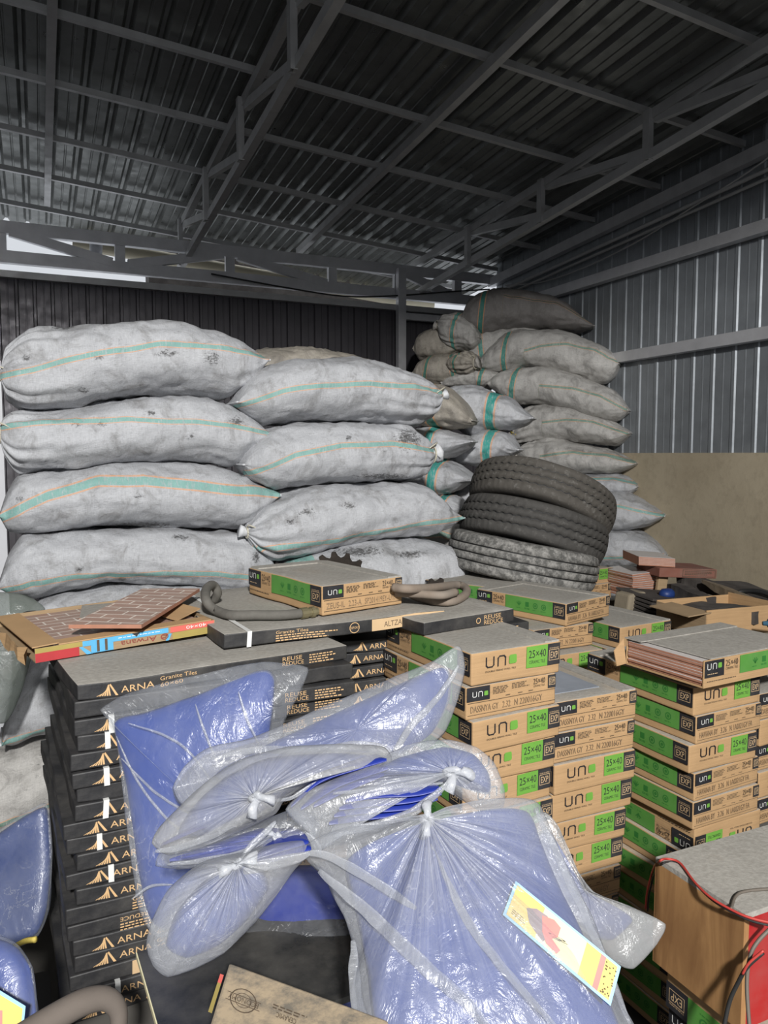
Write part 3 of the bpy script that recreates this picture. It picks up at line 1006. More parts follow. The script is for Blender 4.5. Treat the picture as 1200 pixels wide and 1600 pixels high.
# raised blocks of floor that carry the heaps
def plinth(x0, x1, y0, y1, z):
    mb = MB()
    mb.box(((x0 + x1) / 2, (y0 + y1) / 2, (z + FLOOR) / 2), ((x1 - x0) / 2, 0, 0), (0, (y1 - y0) / 2, 0), (0, 0, (z - FLOOR) / 2))
    struct(mb.build('floor_step', 'concrete'))


# ------------------------------------------------------------------ printing
_tc = {}


def text_geo(s, w=None):
    if s not in _tc:
        cu = bpy.data.curves.new('lettering', 'FONT')
        cu.body = s
        cu.resolution_u = 2
        cu.size = 1.0
        o = bpy.data.objects.new('lettering', cu)
        me = o.to_mesh()
        v = np.array([tuple(x.co) for x in me.vertices])
        f = [tuple(p.vertices) for p in me.polygons]
        o.to_mesh_clear()
        bpy.data.objects.remove(o)
        bpy.data.curves.remove(cu)
        v = v[:, :2] - v[:, :2].min(0)
        _tc[s] = (v, f)
    return _tc[s]


class Print:
    """flat printing in face coordinates: x to the right, y up, metres"""

    def __init__(s):
        s.v, s.f, s.m, s.mats = [], [], [], []

    def mi(s, m):
        if m not in s.mats:
            s.mats.append(m)
        return s.mats.index(m)

    def add(s, v, f, m, z):
        b = len(s.v)
        s.v += [(x, y, z) for x, y in v]
        s.f += [tuple(b + i for i in q) for q in f]
        s.m += [s.mi(m)] * len(f)

    def rect(s, x0, y0, x1, y1, m, z=.0004, n=1):
        n = max(1, int((x1 - x0) / .03))
        xs = np.linspace(x0, x1, n + 1)
        s.add([(x, y) for x in xs for y in (y0, y1)], [(2 * i, 2 * i + 2, 2 * i + 3, 2 * i + 1) for i in range(n)], m, z)

    def text(s, t, x, y, w, h, m, z=.0008, flip=False, rot=0):
        v, f = text_geo(t)
        v = v / v.max(0) * (w, h)
        if flip:
            v = np.array([w, h]) - v
        if rot:
            ca, sa = math.cos(rot), math.sin(rot)
            v = v @ np.array([[ca, sa], [-sa, ca]])
        s.add([(x + a, y + b) for a, b in v], f, m, z)

    def poly(s, pts, m, z=.0008):
        s.add(pts, [tuple(range(len(pts)))], m, z)

    def stroke(s, pts, wd, m, z=.0008):
        p = np.array(pts, float)
        for a, b in zip(p[:-1], p[1:]):
            d = (b - a) / np.linalg.norm(b - a)
            n = np.array([-d[1], d[0]]) * wd / 2
            a2, b2 = a - d * wd / 2, b + d * wd / 2
            s.add([tuple(a2 - n), tuple(b2 - n), tuple(b2 + n), tuple(a2 + n)], [(0, 1, 2, 3)], m, z)

    def ring(s, x, y, r, wd, m, z=.0008, n=20):
        vs = [(x + rr * math.cos(2 * math.pi * k / n), y + rr * math.sin(2 * math.pi * k / n)) for k in range(n) for rr in (r - wd, r)]
        s.add(vs, [(2 * k, 2 * k + 1, (2 * k + 3) % (2 * n), (2 * k + 2) % (2 * n)) for k in range(n)], m, z)

    def uno(s, x, y, w, m, green, z=.0008):
        """the u n leaf mark, w wide"""
        h = w * .26
        t_ = w * .035
        s.stroke([(x, y + h), (x, y + .18 * h), (x + .05 * w, y), (x + .19 * w, y), (x + .24 * w, y + .18 * h), (x + .24 * w, y + h)], t_, m, z)
        s.stroke([(x + .38 * w, y), (x + .38 * w, y + .82 * h), (x + .43 * w, y + h), (x + .57 * w, y + h), (x + .62 * w, y + .82 * h), (x + .62 * w, y)], t_, m, z)
        lx, ly, lw = x + .73 * w, y - .02 * h, w * .27
        pts = []
        for cx, cy, a0, r in ((.8, .25, -90, .25), (.8, .8, 0, .2), (.25, .75, 90, .25), (.2, .2, 180, .2)):
            r2 = r if (cx, cy) in ((.8, .25), (.25, .75)) else r
            for a in (0, 30, 60, 90):
                aa = math.radians(a0 + a)
                pts.append((lx + lw * (cx + r2 * .8 * math.cos(aa)), ly + lw * (cy + r2 * .8 * math.sin(aa))))
        s.poly(pts, green, z)

    def lines(s, x0, x1, y0, dy, n, m, seed=0, z=.0008):
        """rows of tiny illegible print as broken dashes"""
        r = random.Random(seed)
        for i in range(n):
            x = x0
            xe = x1 - r.random() * (x1 - x0) * .3
            while x < xe:
                l = r.uniform(.004, .012)
                s.add([(x, y0 - i * dy), (min(x + l, xe), y0 - i * dy), (min(x + l, xe), y0 - i * dy + dy * .45), (x, y0 - i * dy + dy * .45)], [(0, 1, 2, 3)], m, z)
                x += l + .0025

    def mesh(s, name, org, ex, ey, warp=None):
        org, ex, ey = map(lambda a: np.array(a, float), (org, ex, ey))
        n = np.cross(ex, ey)
        n = n / np.linalg.norm(n)
        V = np.array(s.v)
        W = org + V[:, :1] * ex + V[:, 1:2] * ey + V[:, 2:] * n
        if warp:
            W = warp(W, n)
        return mesh(name, W, s.f, s.mats, s.m, False)


AL, AH = .61, .0335                        # black carton: side, height
PN = at(119, 1073, 1.51)
UL, UW, UH = .405, .262, .0775             # the tan carton: long side, end, height


def uno_end_a(p, H_=UH):
    w = UW
    p.uno(.040, H_ * .52, .088, 'ink_black', 'ink_green')
    p.text('DOUBLE FIRING WALL TILE', .038, H_ * .36, .088, .0042, 'ink_code')
    p.rect(.60 * w, H_ * .30, .845 * w, H_ * .965, 'ink_green')
    p.rect(.845 * w, H_ * .30, w * .995, H_ * .965, 'ink_black')
    p.text('25×40', .625 * w, H_ * .60, .2 * w, H_ * .24, 'ink_black')
    p.text('CERAMIC TILE', .63 * w, H_ * .42, .185 * w, H_ * .10, 'ink_black')
    exp(p, .865 * w, H_ * .45, .115 * w, H_ * .4)


def exp(p, x, y, w, h):
    p.stroke([(x, y), (x + w, y), (x + w, y + h * .8), (x, y + h * .8), (x, y)], .0012, 'ink_kraft')
    p.text('EXP', x + w * .14, y + h * .15, w * .74, h * .5, 'ink_kraft')
    p.text('STANDARD', x, y + h * .88, w, h * .1, 'ink_kraft')


def uno_end_b(p, code, H_=UH):
    w = UW
    p.rect(.0, H_ * .56, .245 * w, H_ * .99, 'ink_black')
    p.uno(.016, H_ * .69, .043, 'ink_white', 'ink_green')
    p.lines(.28 * w, .45 * w, H_ * .88, .0036, 5, 'ink_code', 3)
    p.lines(.49 * w, .69 * w, H_ * .90, .0036, 4, 'ink_code', 5)
    p.text('25×40', .735 * w, H_ * .76, .135 * w, H_ * .18, 'ink_code')
    p.text('CERAMIC TILE', .735 * w, H_ * .67, .13 * w, H_ * .06, 'ink_code')
    p.rect(.905 * w, H_ * .56, w * .995, H_ * .98, 'ink_black')
    exp(p, .918 * w, H_ * .66, .065 * w, H_ * .26)
    for x in (.42, .56, .68):
        p.rect(x * w, H_ * .58, (x + .05) * w, H_ * .60, 'ink_code', .0008)
    p.rect(.01 * w, H_ * .505, .99 * w, H_ * .52, 'ink_code')
    p.rect(.01 * w, H_ * .14, .99 * w, H_ * .155, 'ink_code')
    x = .04 * w
    for t_, wd in code:
        p.text(t_, x, H_ * .22, wd * w, H_ * .20, 'ink_dots')
        x += wd * w + .045 * w


def uno_side(p, H_=UH, g='ink_midgreen'):
    w = UL
    p.rect(.005 * w, H_ * .36, .19 * w, H_ * .97, 'ink_black')
    p.uno(.03 * w, H_ * .66, .055, 'ink_white', 'ink_green')
    p.lines(.03 * w, .17 * w, H_ * .47, .004, 1, 'ink_kraft', 2)
    p.text('25×40', .205 * w, H_ * .66, .12 * w, H_ * .24, 'ink_code')
    p.text('CERAMIC TILE', .205 * w, H_ * .54, .12 * w, H_ * .09, 'ink_code')
    p.rect(.345 * w, H_ * .30, .865 * w, H_ * .97, g)
    p.rect(.865 * w, H_ * .30, .995 * w, H_ * .97, 'ink_black')
    exp(p, .885 * w, H_ * .45, .09 * w, H_ * .4)
    for i, x in enumerate((.50, .59, .68, .77)):
        x *= w
        if i == 0:
            for a in (-50, -20, 20, 50):
                p.stroke([(x, H_ * .58), (x + .012 * math.sin(math.radians(a)), H_ * .58 + .014 * math.cos(math.radians(a)))], .003, 'ink_dkgreen')
        elif i == 1:
            p.rect(x - .008, H_ * .56, x + .008, H_ * .78, 'ink_dkgreen', .0008)
            p.lines(x - .013, x + .013, H_ * .48, .004, 1, 'ink_dkgreen', 1)
        else:
            p.ring(x, H_ * .66, .0105, .003, 'ink_dkgreen')
            p.ring(x, H_ * .66, .0045, .0035, 'ink_dkgreen', n=8)
        p.lines(x - .012, x + .012, H_ * .44, .004, 1, 'ink_dkgreen', i)
    p.lines(.03 * w, .33 * w, H_ * .20, .005, 1, 'ink_code', 4)


CODES = {'b': [('DASSNYA GY', .30), ('2.32', .09), ('N 220016GY', .32)],
         'c': [('ZEUS-IL', .22), ('2.23-A', .16), ('SP201419EY-UYA', .42)],
         'd': [('HAVANA BY', .27), ('3.26', .09), ('N 1A0021GY FA', .36)]}


def make_warp(seed, a=.0016):
    def w(P, n=None):
        P = np.asarray(P, float)
        q = P * 9 + seed * 5.3
        d = np.stack([vn(q, seed), vn(q, seed + 1), vn(q, seed + 2)], 1) * a
        return P + d
    return w


def carton_body(L, W, Hh, seed, side_m, top_m, bev=.004, amp=.0016, sag=0):
    """box from (0,0,0) to (L... ) : x in [0,W] along the end, y in [0,L] along the long side, z in [0,H]"""
    bm = bmesh.new()
    bmesh.ops.create_cube(bm, size=1)
    for v in bm.verts:
        v.co = Vector(((v.co.x + .5) * W, (v.co.y + .5) * L, (v.co.z + .5) * Hh))
    bmesh.ops.subdivide_edges(bm, edges=[e for e in bm.edges], cuts=7, use_grid_fill=True)
    be = [e for e in bm.edges if len(e.link_faces) == 2 and e.calc_face_angle(0) > 1]
    bmesh.ops.bevel(bm, geom=be, offset=bev, segments=2, affect='EDGES', profile=.6)
    wp = make_warp(seed, amp)
    P = np.array([tuple(v.co) for v in bm.verts])
    Q = wp(P)
    for v, q in zip(bm.verts, Q):
        v.co = Vector(q)
    for f in bm.faces:
        f.material_index = 1 if f.normal.z > .6 else 0
        f.smooth = True
    me = bpy.data.meshes.new('tile_carton')
    bm.to_mesh(me)
    bm.free()
    me.materials.append(M[side_m])
    me.materials.append(M[top_m])
    return me


_cache = {}


def cached(key, fn):
    if key not in _cache:
        _cache[key] = fn()
    return _cache[key]


def flap_mesh(L, W, Hh, seed, m):
    """the two dusty top flaps with a dark gap between them and the sunk sheet"""
    mb = MB()
    t_ = .0022
    z = Hh + .0012
    a = .045
    # strip along the far long side (+x) and along the far end (+y)
    mb.box((W - a / 2 - .002, L * .5, z), (a / 2, 0, 0), (0, L * .495, 0), (0, 0, t_))
    mb.box((W * .5 - a / 2, L - a / 2 - .002, z), (W * .5 - a / 2 - .006, 0, 0), (0, a / 2, 0), (0, 0, t_))
    P = make_warp(seed, .002)(np.array(mb.v))
    return mesh('top_flap', P, mb.f, [m], None, False)


def uno_box(label, group, P, ang, kind='a', seed=0, top='dust', flap=True, code='b', Hh=UH, tilt=(0, 0), green='ink_midgreen', flip=False):
    """P: near corner of the top face; the end runs from P along ang, the long side runs from P at ang+90"""
    s3 = seed % 3
    body = cached(('ub', s3, top), lambda: carton_body(UL, UW, UH, 40 + s3, 'kraft', top))
    o = link('tile_carton', body)
    o.location = (float(P[0]), float(P[1]), float(P[2]) - UH)
    o.rotation_euler = (tilt[0], tilt[1], math.radians(ang))
    tag(o, label, 'carton', group)
    wp = make_warp(40 + s3)

    def end_m():
        p = Print()
        if kind == 'a':
            uno_end_a(p)
        else:
            uno_end_b(p, CODES[code])
        # near end lies at y = 0, outward -y
        if flip:
            return p.mesh('end_print', (UW, -.0022, UH), (-1, 0, 0), (0, 0, -1), wp)
        return p.mesh('end_print', (0, -.0022, 0), (1, 0, 0), (0, 0, 1), wp)

    def side_m():
        p = Print()
        uno_side(p, UH, green)
        if flip:
            return p.mesh('side_print', (-.0022, 0, UH), (0, 1, 0), (0, 0, -1), wp)
        return p.mesh('side_print', (-.0022, UL, 0), (0, -1, 0), (0, 0, 1), wp)
    link('end_print', cached(('ue', kind, code, s3, flip), end_m), o)
    link('side_print', cached(('us', s3, green, flip), side_m), o)
    if flap:
        link('top_flap', cached(('uf', s3), lambda: flap_mesh(UL, UW, UH, 40 + s3, 'dust')), o)
    return o


nth = ['topmost', 'second from the top', 'third from the top', 'fourth from the top', 'fifth from the top', 'sixth from the top', 'seventh from the top',
       'eighth from the top', 'ninth from the top', 'tenth from the top', 'eleventh from the top', 'twelfth from the top', 'thirteenth from the top',
       'fourteenth from the top', 'fifteenth from the top', 'sixteenth from the top', 'seventeenth from the top', 'eighteenth from the top', 'nineteenth from the top', 'lowest']


def uno_stack(P, ang, kinds, where, group, seed, offs, code='b', tops=None, greens=None, zstep=UH + .0008):
    rnd = random.Random(seed)
    P = np.array(P, float)
    ax = np.array([math.cos(math.radians(ang)), math.sin(math.radians(ang)), 0])
    ay = np.array([-ax[1], ax[0], 0])
    for i, k in enumerate(kinds):
        ox, oy, da = offs[i] if i < len(offs) else (offs[-1][0] + rnd.uniform(-.006, .006), offs[-1][1] + rnd.uniform(-.006, .006), rnd.uniform(-1.2, 1.2))
        Q = P + ax * ox + ay * oy - np.array([0, 0, zstep * i])
        uno_box(f'{"green-and-tan" if k == "a" else "tan"} tile carton {nth[i]} in the {where}', group, Q, ang + da,
                'a' if k in 'aA' else 'b', seed + i, (tops or {}).get(i, 'dust_light' if i else 'dust'), flap=(i == 0), code=code, green=(greens or 'ink_midgreen'), flip=(k == 'A'))


# --- stack in front (right of the blue packs)
PA = at(737.5, 1022, 1.76)
uno_stack(PA, 4.5, 'abaaaaabbab', 'stack behind the pointed blue pack', 'front stack of tan tile cartons', 3,
          [(0, 0, 0), (-.012, .004, -1), (-.004, -.012, 1.0), (-.012, .0, -.5), (-.018, .004, .5), (-.016, 0, 0), (-.02, .004, 0), (-.02, .0, 0)])
plinth(PA[0] - .02, PA[0] + .24, PA[1] + .02, PA[1] + .42, PA[2] - 11 * (UH + .0008))
# --- stack to its right
B_R = at(994, 1077, 2.03)
bx = onz(874, 1098, B_R[2])
angB = 1.0
PB = B_R - UW * np.array([math.cos(math.radians(angB)), math.sin(math.radians(angB)), 0])
uno_stack(PB, angB, 'bbaaaabbabbaa', 'middle stack of tan cartons', 'middle stack of tan tile cartons', 20,
          [(0, 0, 0), (-.006, -.004, .4), (-.008, -.01, 0), (-.010, -.004, .6), (-.03, -.002, -.4), (-.032, .002, .3), (-.04, 0, 0), (-.045, 0, 0)], tops={0: 'dust_light'})
tb = [o for o in COL.objects if o.name.startswith('tile_carton') and o.get('label', '') == 'tan tile carton topmost in the middle stack of tan cartons'][0]
M['glossy_sheet'] = simple('pale_glazed_tile', (.30, .33, .38), .25, .45, 7)
mb = MB()
mb.box((.10, .21, UH + .0015), (.085, 0, 0), (0, .155, 0), (0, 0, .001))
mb.build('exposed_tile', 'glossy_sheet', tb)['label'] = 'pale glazed tile showing through the cut carton top'
# --- stack at the right
PC = at(1085, 1075, 2.04)
uno_stack(PC, 3.3, 'ababbAaabbaaa', 'stack under the burst carton', 'right stack of tan tile cartons', 40,
          [(0, 0, 0), (.008, -.004, .5), (-.01, 0, -1), (.008, -.004, 1), (.004, -.006, 0), (.02, 0, -1), (.01, .03, 0), (.0, .03, 1)], code='d', greens='ink_dkgreen' if False else 'ink_midgreen')

# burst carton with tiles showing, on the right stack
PD = at(1100, 1033, 1.97)
root = empty('burst_tile_carton', PD)
root.rotation_euler = (0, 0, math.radians(4.5))
tag(root, 'burst tan carton of red-edged tiles lying open on the right stack', 'carton')
hD = PD[2] - PC[2] - .004
PDz = np.array([0, 0, 0.0])
hh = .072
mb = MB()   # base and right end of the cardboard (long side faces the viewer here)
mb.box((.2, .13, -hh + .002), (.2, 0, 0), (0, .13, 0), (0, 0, .002))
mb.box((.2, .001, -hh / 2), (.2, 0, 0), (0, .0015, 0), (0, 0, hh / 2))
mb.box((.2, .262, -hh / 2), (.2, 0, 0), (0, .0015, 0), (0, 0, hh / 2))
mb.build('carton_wall', 'kraft', root)
mb = MB()
mb.box((.215, .128, .002), (.19, 0, 0), (0, .128, 0), (0, 0, .0015))
mb.box((.2, .235, .0055), (.205, 0, 0), (0, .03, 0), (0, 0, .0015))
mb.build('top_flap', 'dust', root)
mb = MB()
mb.add([(-.012, .262, .004), (-.04, .27, -.03), (-.03, .268, -.075), (.0, .262, -.07)], [(0, 1, 2, 3)])
mb.add([(-.012, .264, .004), (-.04, .272, -.03), (-.03, .27, -.075), (.0, .264, -.07)], [(3, 2, 1, 0)])
mb.build('torn_flap', 'kraft', root)
p = Print()
uno_side(p, hh)
link('side_print', p.mesh('side_print', (0, -.0015, -hh), (1, 0, 0), (0, 0, 1)), root)
for i in range(9):
    o = link('wall_tile', None)
    mb = MB()
    mb.box((0, 0, 0), (.195, 0, 0), (0, .125, 0), (0, 0, .003), 0)
    mb.box((0, 0, .0033), (.195, 0, 0), (0, .125, 0), (0, 0, .0004), 1)
    bpy.data.objects.remove(o)
    o = mb.build('wall_tile', ['tile_edge', 'tile_glaze'])
    ca, sa = math.cos(math.radians(4.5)), math.sin(math.radians(4.5))
    lx, ly = .198 + random.Random(i).uniform(-.004, .002), .131
    o.location = (PD[0] + ca * lx - sa * ly, PD[1] + sa * lx + ca * ly, PD[2] - hh + .0085 + i * .0072)
    o.rotation_euler = (0, 0, math.radians(4.5))
    tag(o, 'red-bodied glazed wall tile in the open side of the burst carton', 'tile', 'tiles in the burst carton')

# --- single tan cartons
PG = onz(504, 963, PN[2] + AH + .005) + np.array([0, 0, UH + .001])
G = uno_box('dusty tan tile carton lying alone on the black cartons by the rubber hose', 'loose tan tile cartons', PG, 13, 'b', 1, 'dust', code='c')
PF = at(885, 944, 2.62)
uno_box('dusty tan tile carton just below the bottom tyre, green side to the left', 'loose tan tile cartons', PF, 17, 'b', 2, 'dust', code='d')
uno_box('tan carton hidden under the one below the tyres', 'loose tan tile cartons', PF + np.array([.06, -.02, -UH - .002]) + np.array([-.19, .02, 0]), 4, 'b', 0, 'dust_light', flap=False)
uno_box('tan carton with a slanted green end under the overhanging one', 'loose tan tile cartons', PF + np.array([-.13, -.04, -2 * UH - .006]), 1, 'a', 1, 'dust_light', flap=False)
plinth(PF[0] - .1, PF[0] + .1, PF[1] + .0, PF[1] + .36, PF[2] - 3 * UH - .008)
PE = at(1068, 981, 2.62)
PE = at(970, 981, 2.72)
uno_box('flat dusty tan carton behind the burst carton', 'loose tan tile cartons', PE, 6, 'a', 0, 'dust')
uno_box('second flat tan carton beneath the dusty one behind the burst carton', 'loose tan tile cartons', PE + np.array([-.03, .0, -UH - .002]), 3, 'b', 2, 'dust_light')
uno_box('tan carton at the base behind the burst carton', 'loose tan tile cartons', PE + np.array([.0, -.09, -2 * UH - .004]), 2, 'a', 1, 'dust')
plinth(PE[0] + .02, PE[0] + .2, PE[1] + .0, PE[1] + .3, PE[2] - 3 * UH - .006)
uno_box('tan carton wedged beneath the bottom tyre, dark mark at its left', 'loose tan tile cartons', at(792, 921, 3.04), 27, 'a', 0, 'dust', flap=False)
uno_box('upright tan carton behind the right edge of the tyres', 'loose tan tile cartons', at(900, 893, 3.75), 8, 'a', 2, 'dust_light', flap=False)
uno_box('tan carton under the upright one behind the tyres', 'loose tan tile cartons', at(897, 918, 3.72), 8, 'b', 1, 'dust_light', flap=False)
# edge stack at the right border
PR = at(1187, 1085, 2.20)
uno_stack(PR, 3, 'babab', 'stack cut by the right photo edge', 'tan cartons at the right edge', 60, [(0, 0, 0), (.008, 0, 1), (.002, .01, 0), (.012, 0, 0), (.0, 0, 0)])
plinth(PR[0] + .02, PR[0] + .24, PR[1] + .02, PR[1] + .36, PR[2] - 5 * (UH + .0008))

# ------------------------------------------------------------------ black granite-tile cartons


def arna_print(kind):
    p = Print()
    h = AH
    if kind in ('logo', 'strap'):
        x = .036
        b0, b1 = h * .15, h * .88
        for i in range(6):
            t0, t1 = i / 6, (i + .62) / 6
            xa, xb = x + .032 * t0 * .9, x + .032 * t1 * .9
            top = (x + .026, b1)
            k0, k1 = .0, 1.0
            # slanted bars fanning into a triangle
            ya = b0 + (b1 - b0) * (.28 + .72 * t0)
            p.poly([(x + .045 * t0 * .72, b0), (x + .045 * t1 * .72, b0), (x + .020 + .012 * t1 * .6, b0 + (b1 - b0) * (.35 + .65 * t1)), (x + .020 + .012 * t0 * .4, b0 + (b1 - b0) * (.35 + .65 * t0))], 'ink_gold')
        p.poly([(x + .030, b1), (x + .046, b0), (x + .0405, b0), (x + .0275, b0 + (b1 - b0) * .9)], 'ink_gold')
        p.text('ARNA', x + .052, h * .28, .066, h * .40, 'ink_gold')
        p.text('Granite Tiles', .165, h * .58, .075, h * .26, 'ink_gold')
        p.text('60×60', .165, h * .18, .045, h * .26, 'ink_gold')
        p.text('REUSE', .44, h * .55, .05, h * .28, 'ink_gold')
        p.text('REDUCE', .44, h * .2, .055, h * .28, 'ink_gold')
        p.lines(.51, .58, h * .7, .006, 4, 'ink_gold', 7)
    elif kind == 'text':
        p.text('Granite Tiles', .13, h * .62, .085, h * .24, 'ink_gold')
        p.lines(.13, .30, h * .45, .006, 3, 'ink_gold', 3)
        p.ring(.335, h * .5, h * .42, .0018, 'ink_gold')
        p.text('EXPORT', .322, h * .40, .026, h * .2, 'ink_gold')
        p.rect(.385, h * .04, .605, h * .96, 'ink_kraft')
        p.text('ALTZA RN', .42, h * .28, .08, h * .42, 'ink_code')
        p.text('N .61', .535, h * .28, .05, h * .42, 'ink_code')
    elif kind == 'reuse':
        p.text('REUSE', .20, h * .52, .06, h * .34, 'ink_gold')
        p.text('REDUCE', .20, h * .12, .066, h * .34, 'ink_gold')
        p.ring(.18, h * .5, .008, .002, 'ink_gold')
    elif kind == 'code':
        p.rect(.12, h * .06, .34, h * .94, 'ink_kraft')
        p.text('UUG K562ZUTR', .14, h * .28, .17, h * .45, 'ink_code')
    else:
        p.text('REUSE REDUCE', .10, h * .52, .10, h * .26, 'ink_gold', flip=True)
        p.lines(.10, .22, h * .3, .006, 3, 'ink_gold', 9)
    return p


def arna_box(label, group, P, ang, kind='logo', seed=0, top='blackcard', strap=None, tilt=(0, 0), L=None):
    s3 = seed % 3
    AL = L or .61
    body = cached(('ab', s3, top, AL), lambda: carton_body(AL, AL, AH, 70 + s3, 'blackcard', top, .003, .004))
    o = link('granite_tile_carton', body)
    o.location = (float(P[0]), float(P[1]), float(P[2]) - AH)
    o.rotation_euler = (tilt[0], tilt[1], math.radians(ang))
    tag(o, label, 'carton', group)
    wp = make_warp(70 + s3, .004)
    if kind != 'plain':
        link('end_print', cached(('ap', kind, s3), lambda: arna_print(kind).mesh('end_print', (0, -.001, 0), (1, 0, 0), (0, 0, 1), wp)), o)
    if strap:
        mb = MB()
        mb.box((strap, -.0022, AH / 2), (.0055, 0, 0), (0, .0008, 0), (0, 0, AH / 2 + .002))
        mb.box((strap, AL / 2, AH + .001), (.0055, 0, 0), (0, AL / 2, 0), (0, 0, .0006))
        me = mesh('strap', wp(np.array(mb.v)), mb.f, ['strap'], None, False)
        s_ = link('strap', me, o)
        s_['label'] = 'white plastic strap'
    return o


# left front stack
rnd = random.Random(5)
kinds = ['logo', 'plain', 'strap', 'strap', 'logo', 'strap', 'plain', 'strap', 'logo', 'strap', 'logo', 'strap', 'logo', 'text', 'rev', 'logo', 'logo', 'code', 'strap', 'logo']
gN = 'black tile cartons in the left front stack'
look = {'logo': 'black granite tile carton with gold logo', 'plain': 'crushed plain black carton', 'strap': 'black granite tile carton with white strap', 'text': 'black carton with small gold text',
        'rev': 'black carton with upside-down gold text', 'code': 'black carton with a tan code panel'}
angN = 3
ax = np.array([math.cos(math.radians(angN)), math.sin(math.radians(angN)), 0])
for i, k in enumerate(kinds):
    lean = -.0012 * i - (.012 if i else 0)
    Q = PN + ax * (lean + (0 if i == 0 else rnd.uniform(-.012, .014))) + np.array([0, 0, -i * (AH + .0005)]) + np.array([-ax[1], ax[0], 0]) * (rnd.uniform(-.004, .006) - .0012 * i)
    arna_box(f'{look[k]}, {nth[i]} in the left front stack', gN, Q, angN + (rnd.uniform(-1, 1) if i else 4.5), 'logo' if k == 'strap' else k, i, 'dust' if i == 0 else 'blackcard',
             strap=(.068 + rnd.uniform(-.012, .018)) if k == 'strap' else None)
zN = PN[2] - len(kinds) * (AH + .0005)
plinth(PN[0] - .02, PN[0] + .5, PN[1] + .03, PN[1] + .6, zN)
# second stack, further right and back
P3 = at(523, 1004, 2.06)
g3 = 'black tile cartons in the rear stack'
for i in range(7):
    Q = P3 + np.array([rnd.uniform(-.006, .008) + (.0 if i else .012), rnd.uniform(-.004, .004), -i * (AH + .0045)])
    arna_box(f'black granite tile carton with gold logo, {nth[i]} in the rear stack', g3, Q, 1 + rnd.uniform(-1, 1), 'logo', i, 'blackcard')
plinth(P3[0] + .02, P3[0] + .58, P3[1] + .03, P3[1] + .58, P3[2] - 7 * (AH + .0045))
# top layer
z2 = PN[2] + AH + .003
P2 = onz(349, 993, z2)
arna_box('dusty black carton with strap and tan code panel lying under the rubber hose', 'black tile cartons in the top layer', P2, 4, 'text', 1, 'dust', strap=.062)
P5 = onz(803, 951, z2 - .002)
a5 = math.radians(10)
arna_box('small dusty black carton half hidden behind the front tan stack', 'black tile cartons in the top layer', P5 - .31 * np.array([math.cos(a5), math.sin(a5), 0]), 10, 'reuse', 2, 'dust', L=.31)


# ------------------------------------------------------------------ tyres
def tyre(label, cpx, dist, rx, R, Wt, tilt, lean, mt, seed, zig=True):
    nseg = 220
    hw = Wt / 2
    prof = []          # (axial, radius, groove index)
    prof += [(-hw * .80, R * .60, -1), (-hw * .92, R * .66, -1), (-hw * 1.02, R * .76, -1), (-hw * 1.0, R * .86, -1), (-hw * .955, R * .915, -1), (-hw * .90, R * .945, -1)]
    gs = (-.42, 0, .42)
    ed = hw * .84
    pts = [(-ed, 0)]
    for g in gs:
        x = g * hw
        pts += [(x - .0040, 0), (x - .0030, 1), (x + .0030, 1), (x + .0040, 0)]
    pts += [(ed, 0)]
    for x, dp in pts:
        crown = R * (1 - .04 * (x / ed) ** 2)
        prof.append((x, crown - .009 * dp, (2 if dp else 1) if abs(x) < ed else 0))
    prof += [(hw * .90, R * .945, -1), (hw * .955, R * .915, -1), (hw * 1.0, R * .86, -1), (hw * 1.02, R * .76, -1), (hw * .92, R * .66, -1), (hw * .80, R * .60, -1)]
    prof += [(hw * .70, R * .585, -1), (hw * .6, R * .62, -1), (hw * .75, R * .75, -1), (hw * .7, R * .9, -1), (-hw * .7, R * .9, -1), (-hw * .75, R * .75, -1), (-hw * .6, R * .62, -1), (-hw * .70, R * .585, -1)]
    n = len(prof)
    vs = []
    for k in range(nseg):
        a = 2 * math.pi * k / nseg
        z_ = (.0022 * (1 if (k // 2) % 2 else -1)) if zig else 0
        notch = .003 if (k % 3 == 0) else 0
        for x, r, g in prof:
            xx = x + (z_ if g >= 1 else 0)
            rr = r
            if g == 0 or (g == -1 and R * .93 < r):
                rr = r - notch
            vs.append((rr * math.cos(a), rr * math.sin(a), xx))
    vs = np.array(vs)
    vs += .0016 * vn(vs * 14, seed)[:, None]
    fs = [(k * n + i, ((k + 1) % nseg) * n + i, ((k + 1) % nseg) * n + (i + 1) % n, k * n + (i + 1) % n) for k in range(nseg) for i in range(n)]
    gm = [1 if (prof[i][2] == 2 and prof[(i + 1) % n][2] == 2) else 0 for i in range(n)]  # groove floors coloured black to stand for the shade in them
    me = mesh('truck_tyre', vs, fs, [mt, 'black'], gm * nseg, True)
    c = at(*cpx, dist)
    t_, l = math.radians(tilt), math.radians(lean)
    axis = np.array([0, 0, 1.0]) * math.cos(t_) + RT * math.sin(t_)
    fh = np.array([FW[0], FW[1], 0])
    fh /= np.linalg.norm(fh)
    axis = axis * math.cos(l) + fh * math.sin(l)
    axis /= np.linalg.norm(axis)
    e1 = np.cross(axis, (0, 1, 0))
    e1 /= np.linalg.norm(e1)
    e2 = np.cross(axis, e1)
    mw = Matrix((tuple(e1) + (c[0],), tuple(e2) + (c[1],), tuple(axis) + (c[2],), (0, 0, 0, 1)))
    o = link('truck_tyre', me, mw=mw)
    tag(o, label, 'tyre', 'heap of three tyres')
    # bead rings inside the hole
    mb = MB()
    for s_ in (-1, 1):
        ring = [(R * .59 * math.cos(a), R * .59 * math.sin(a), s_ * hw * .74) for a in np.linspace(0, 2 * math.pi, 49)]
        mb.tube(ring, .008, 6, cap=False)
    mb.build('bead', 'black', o, smooth=True)
    return o


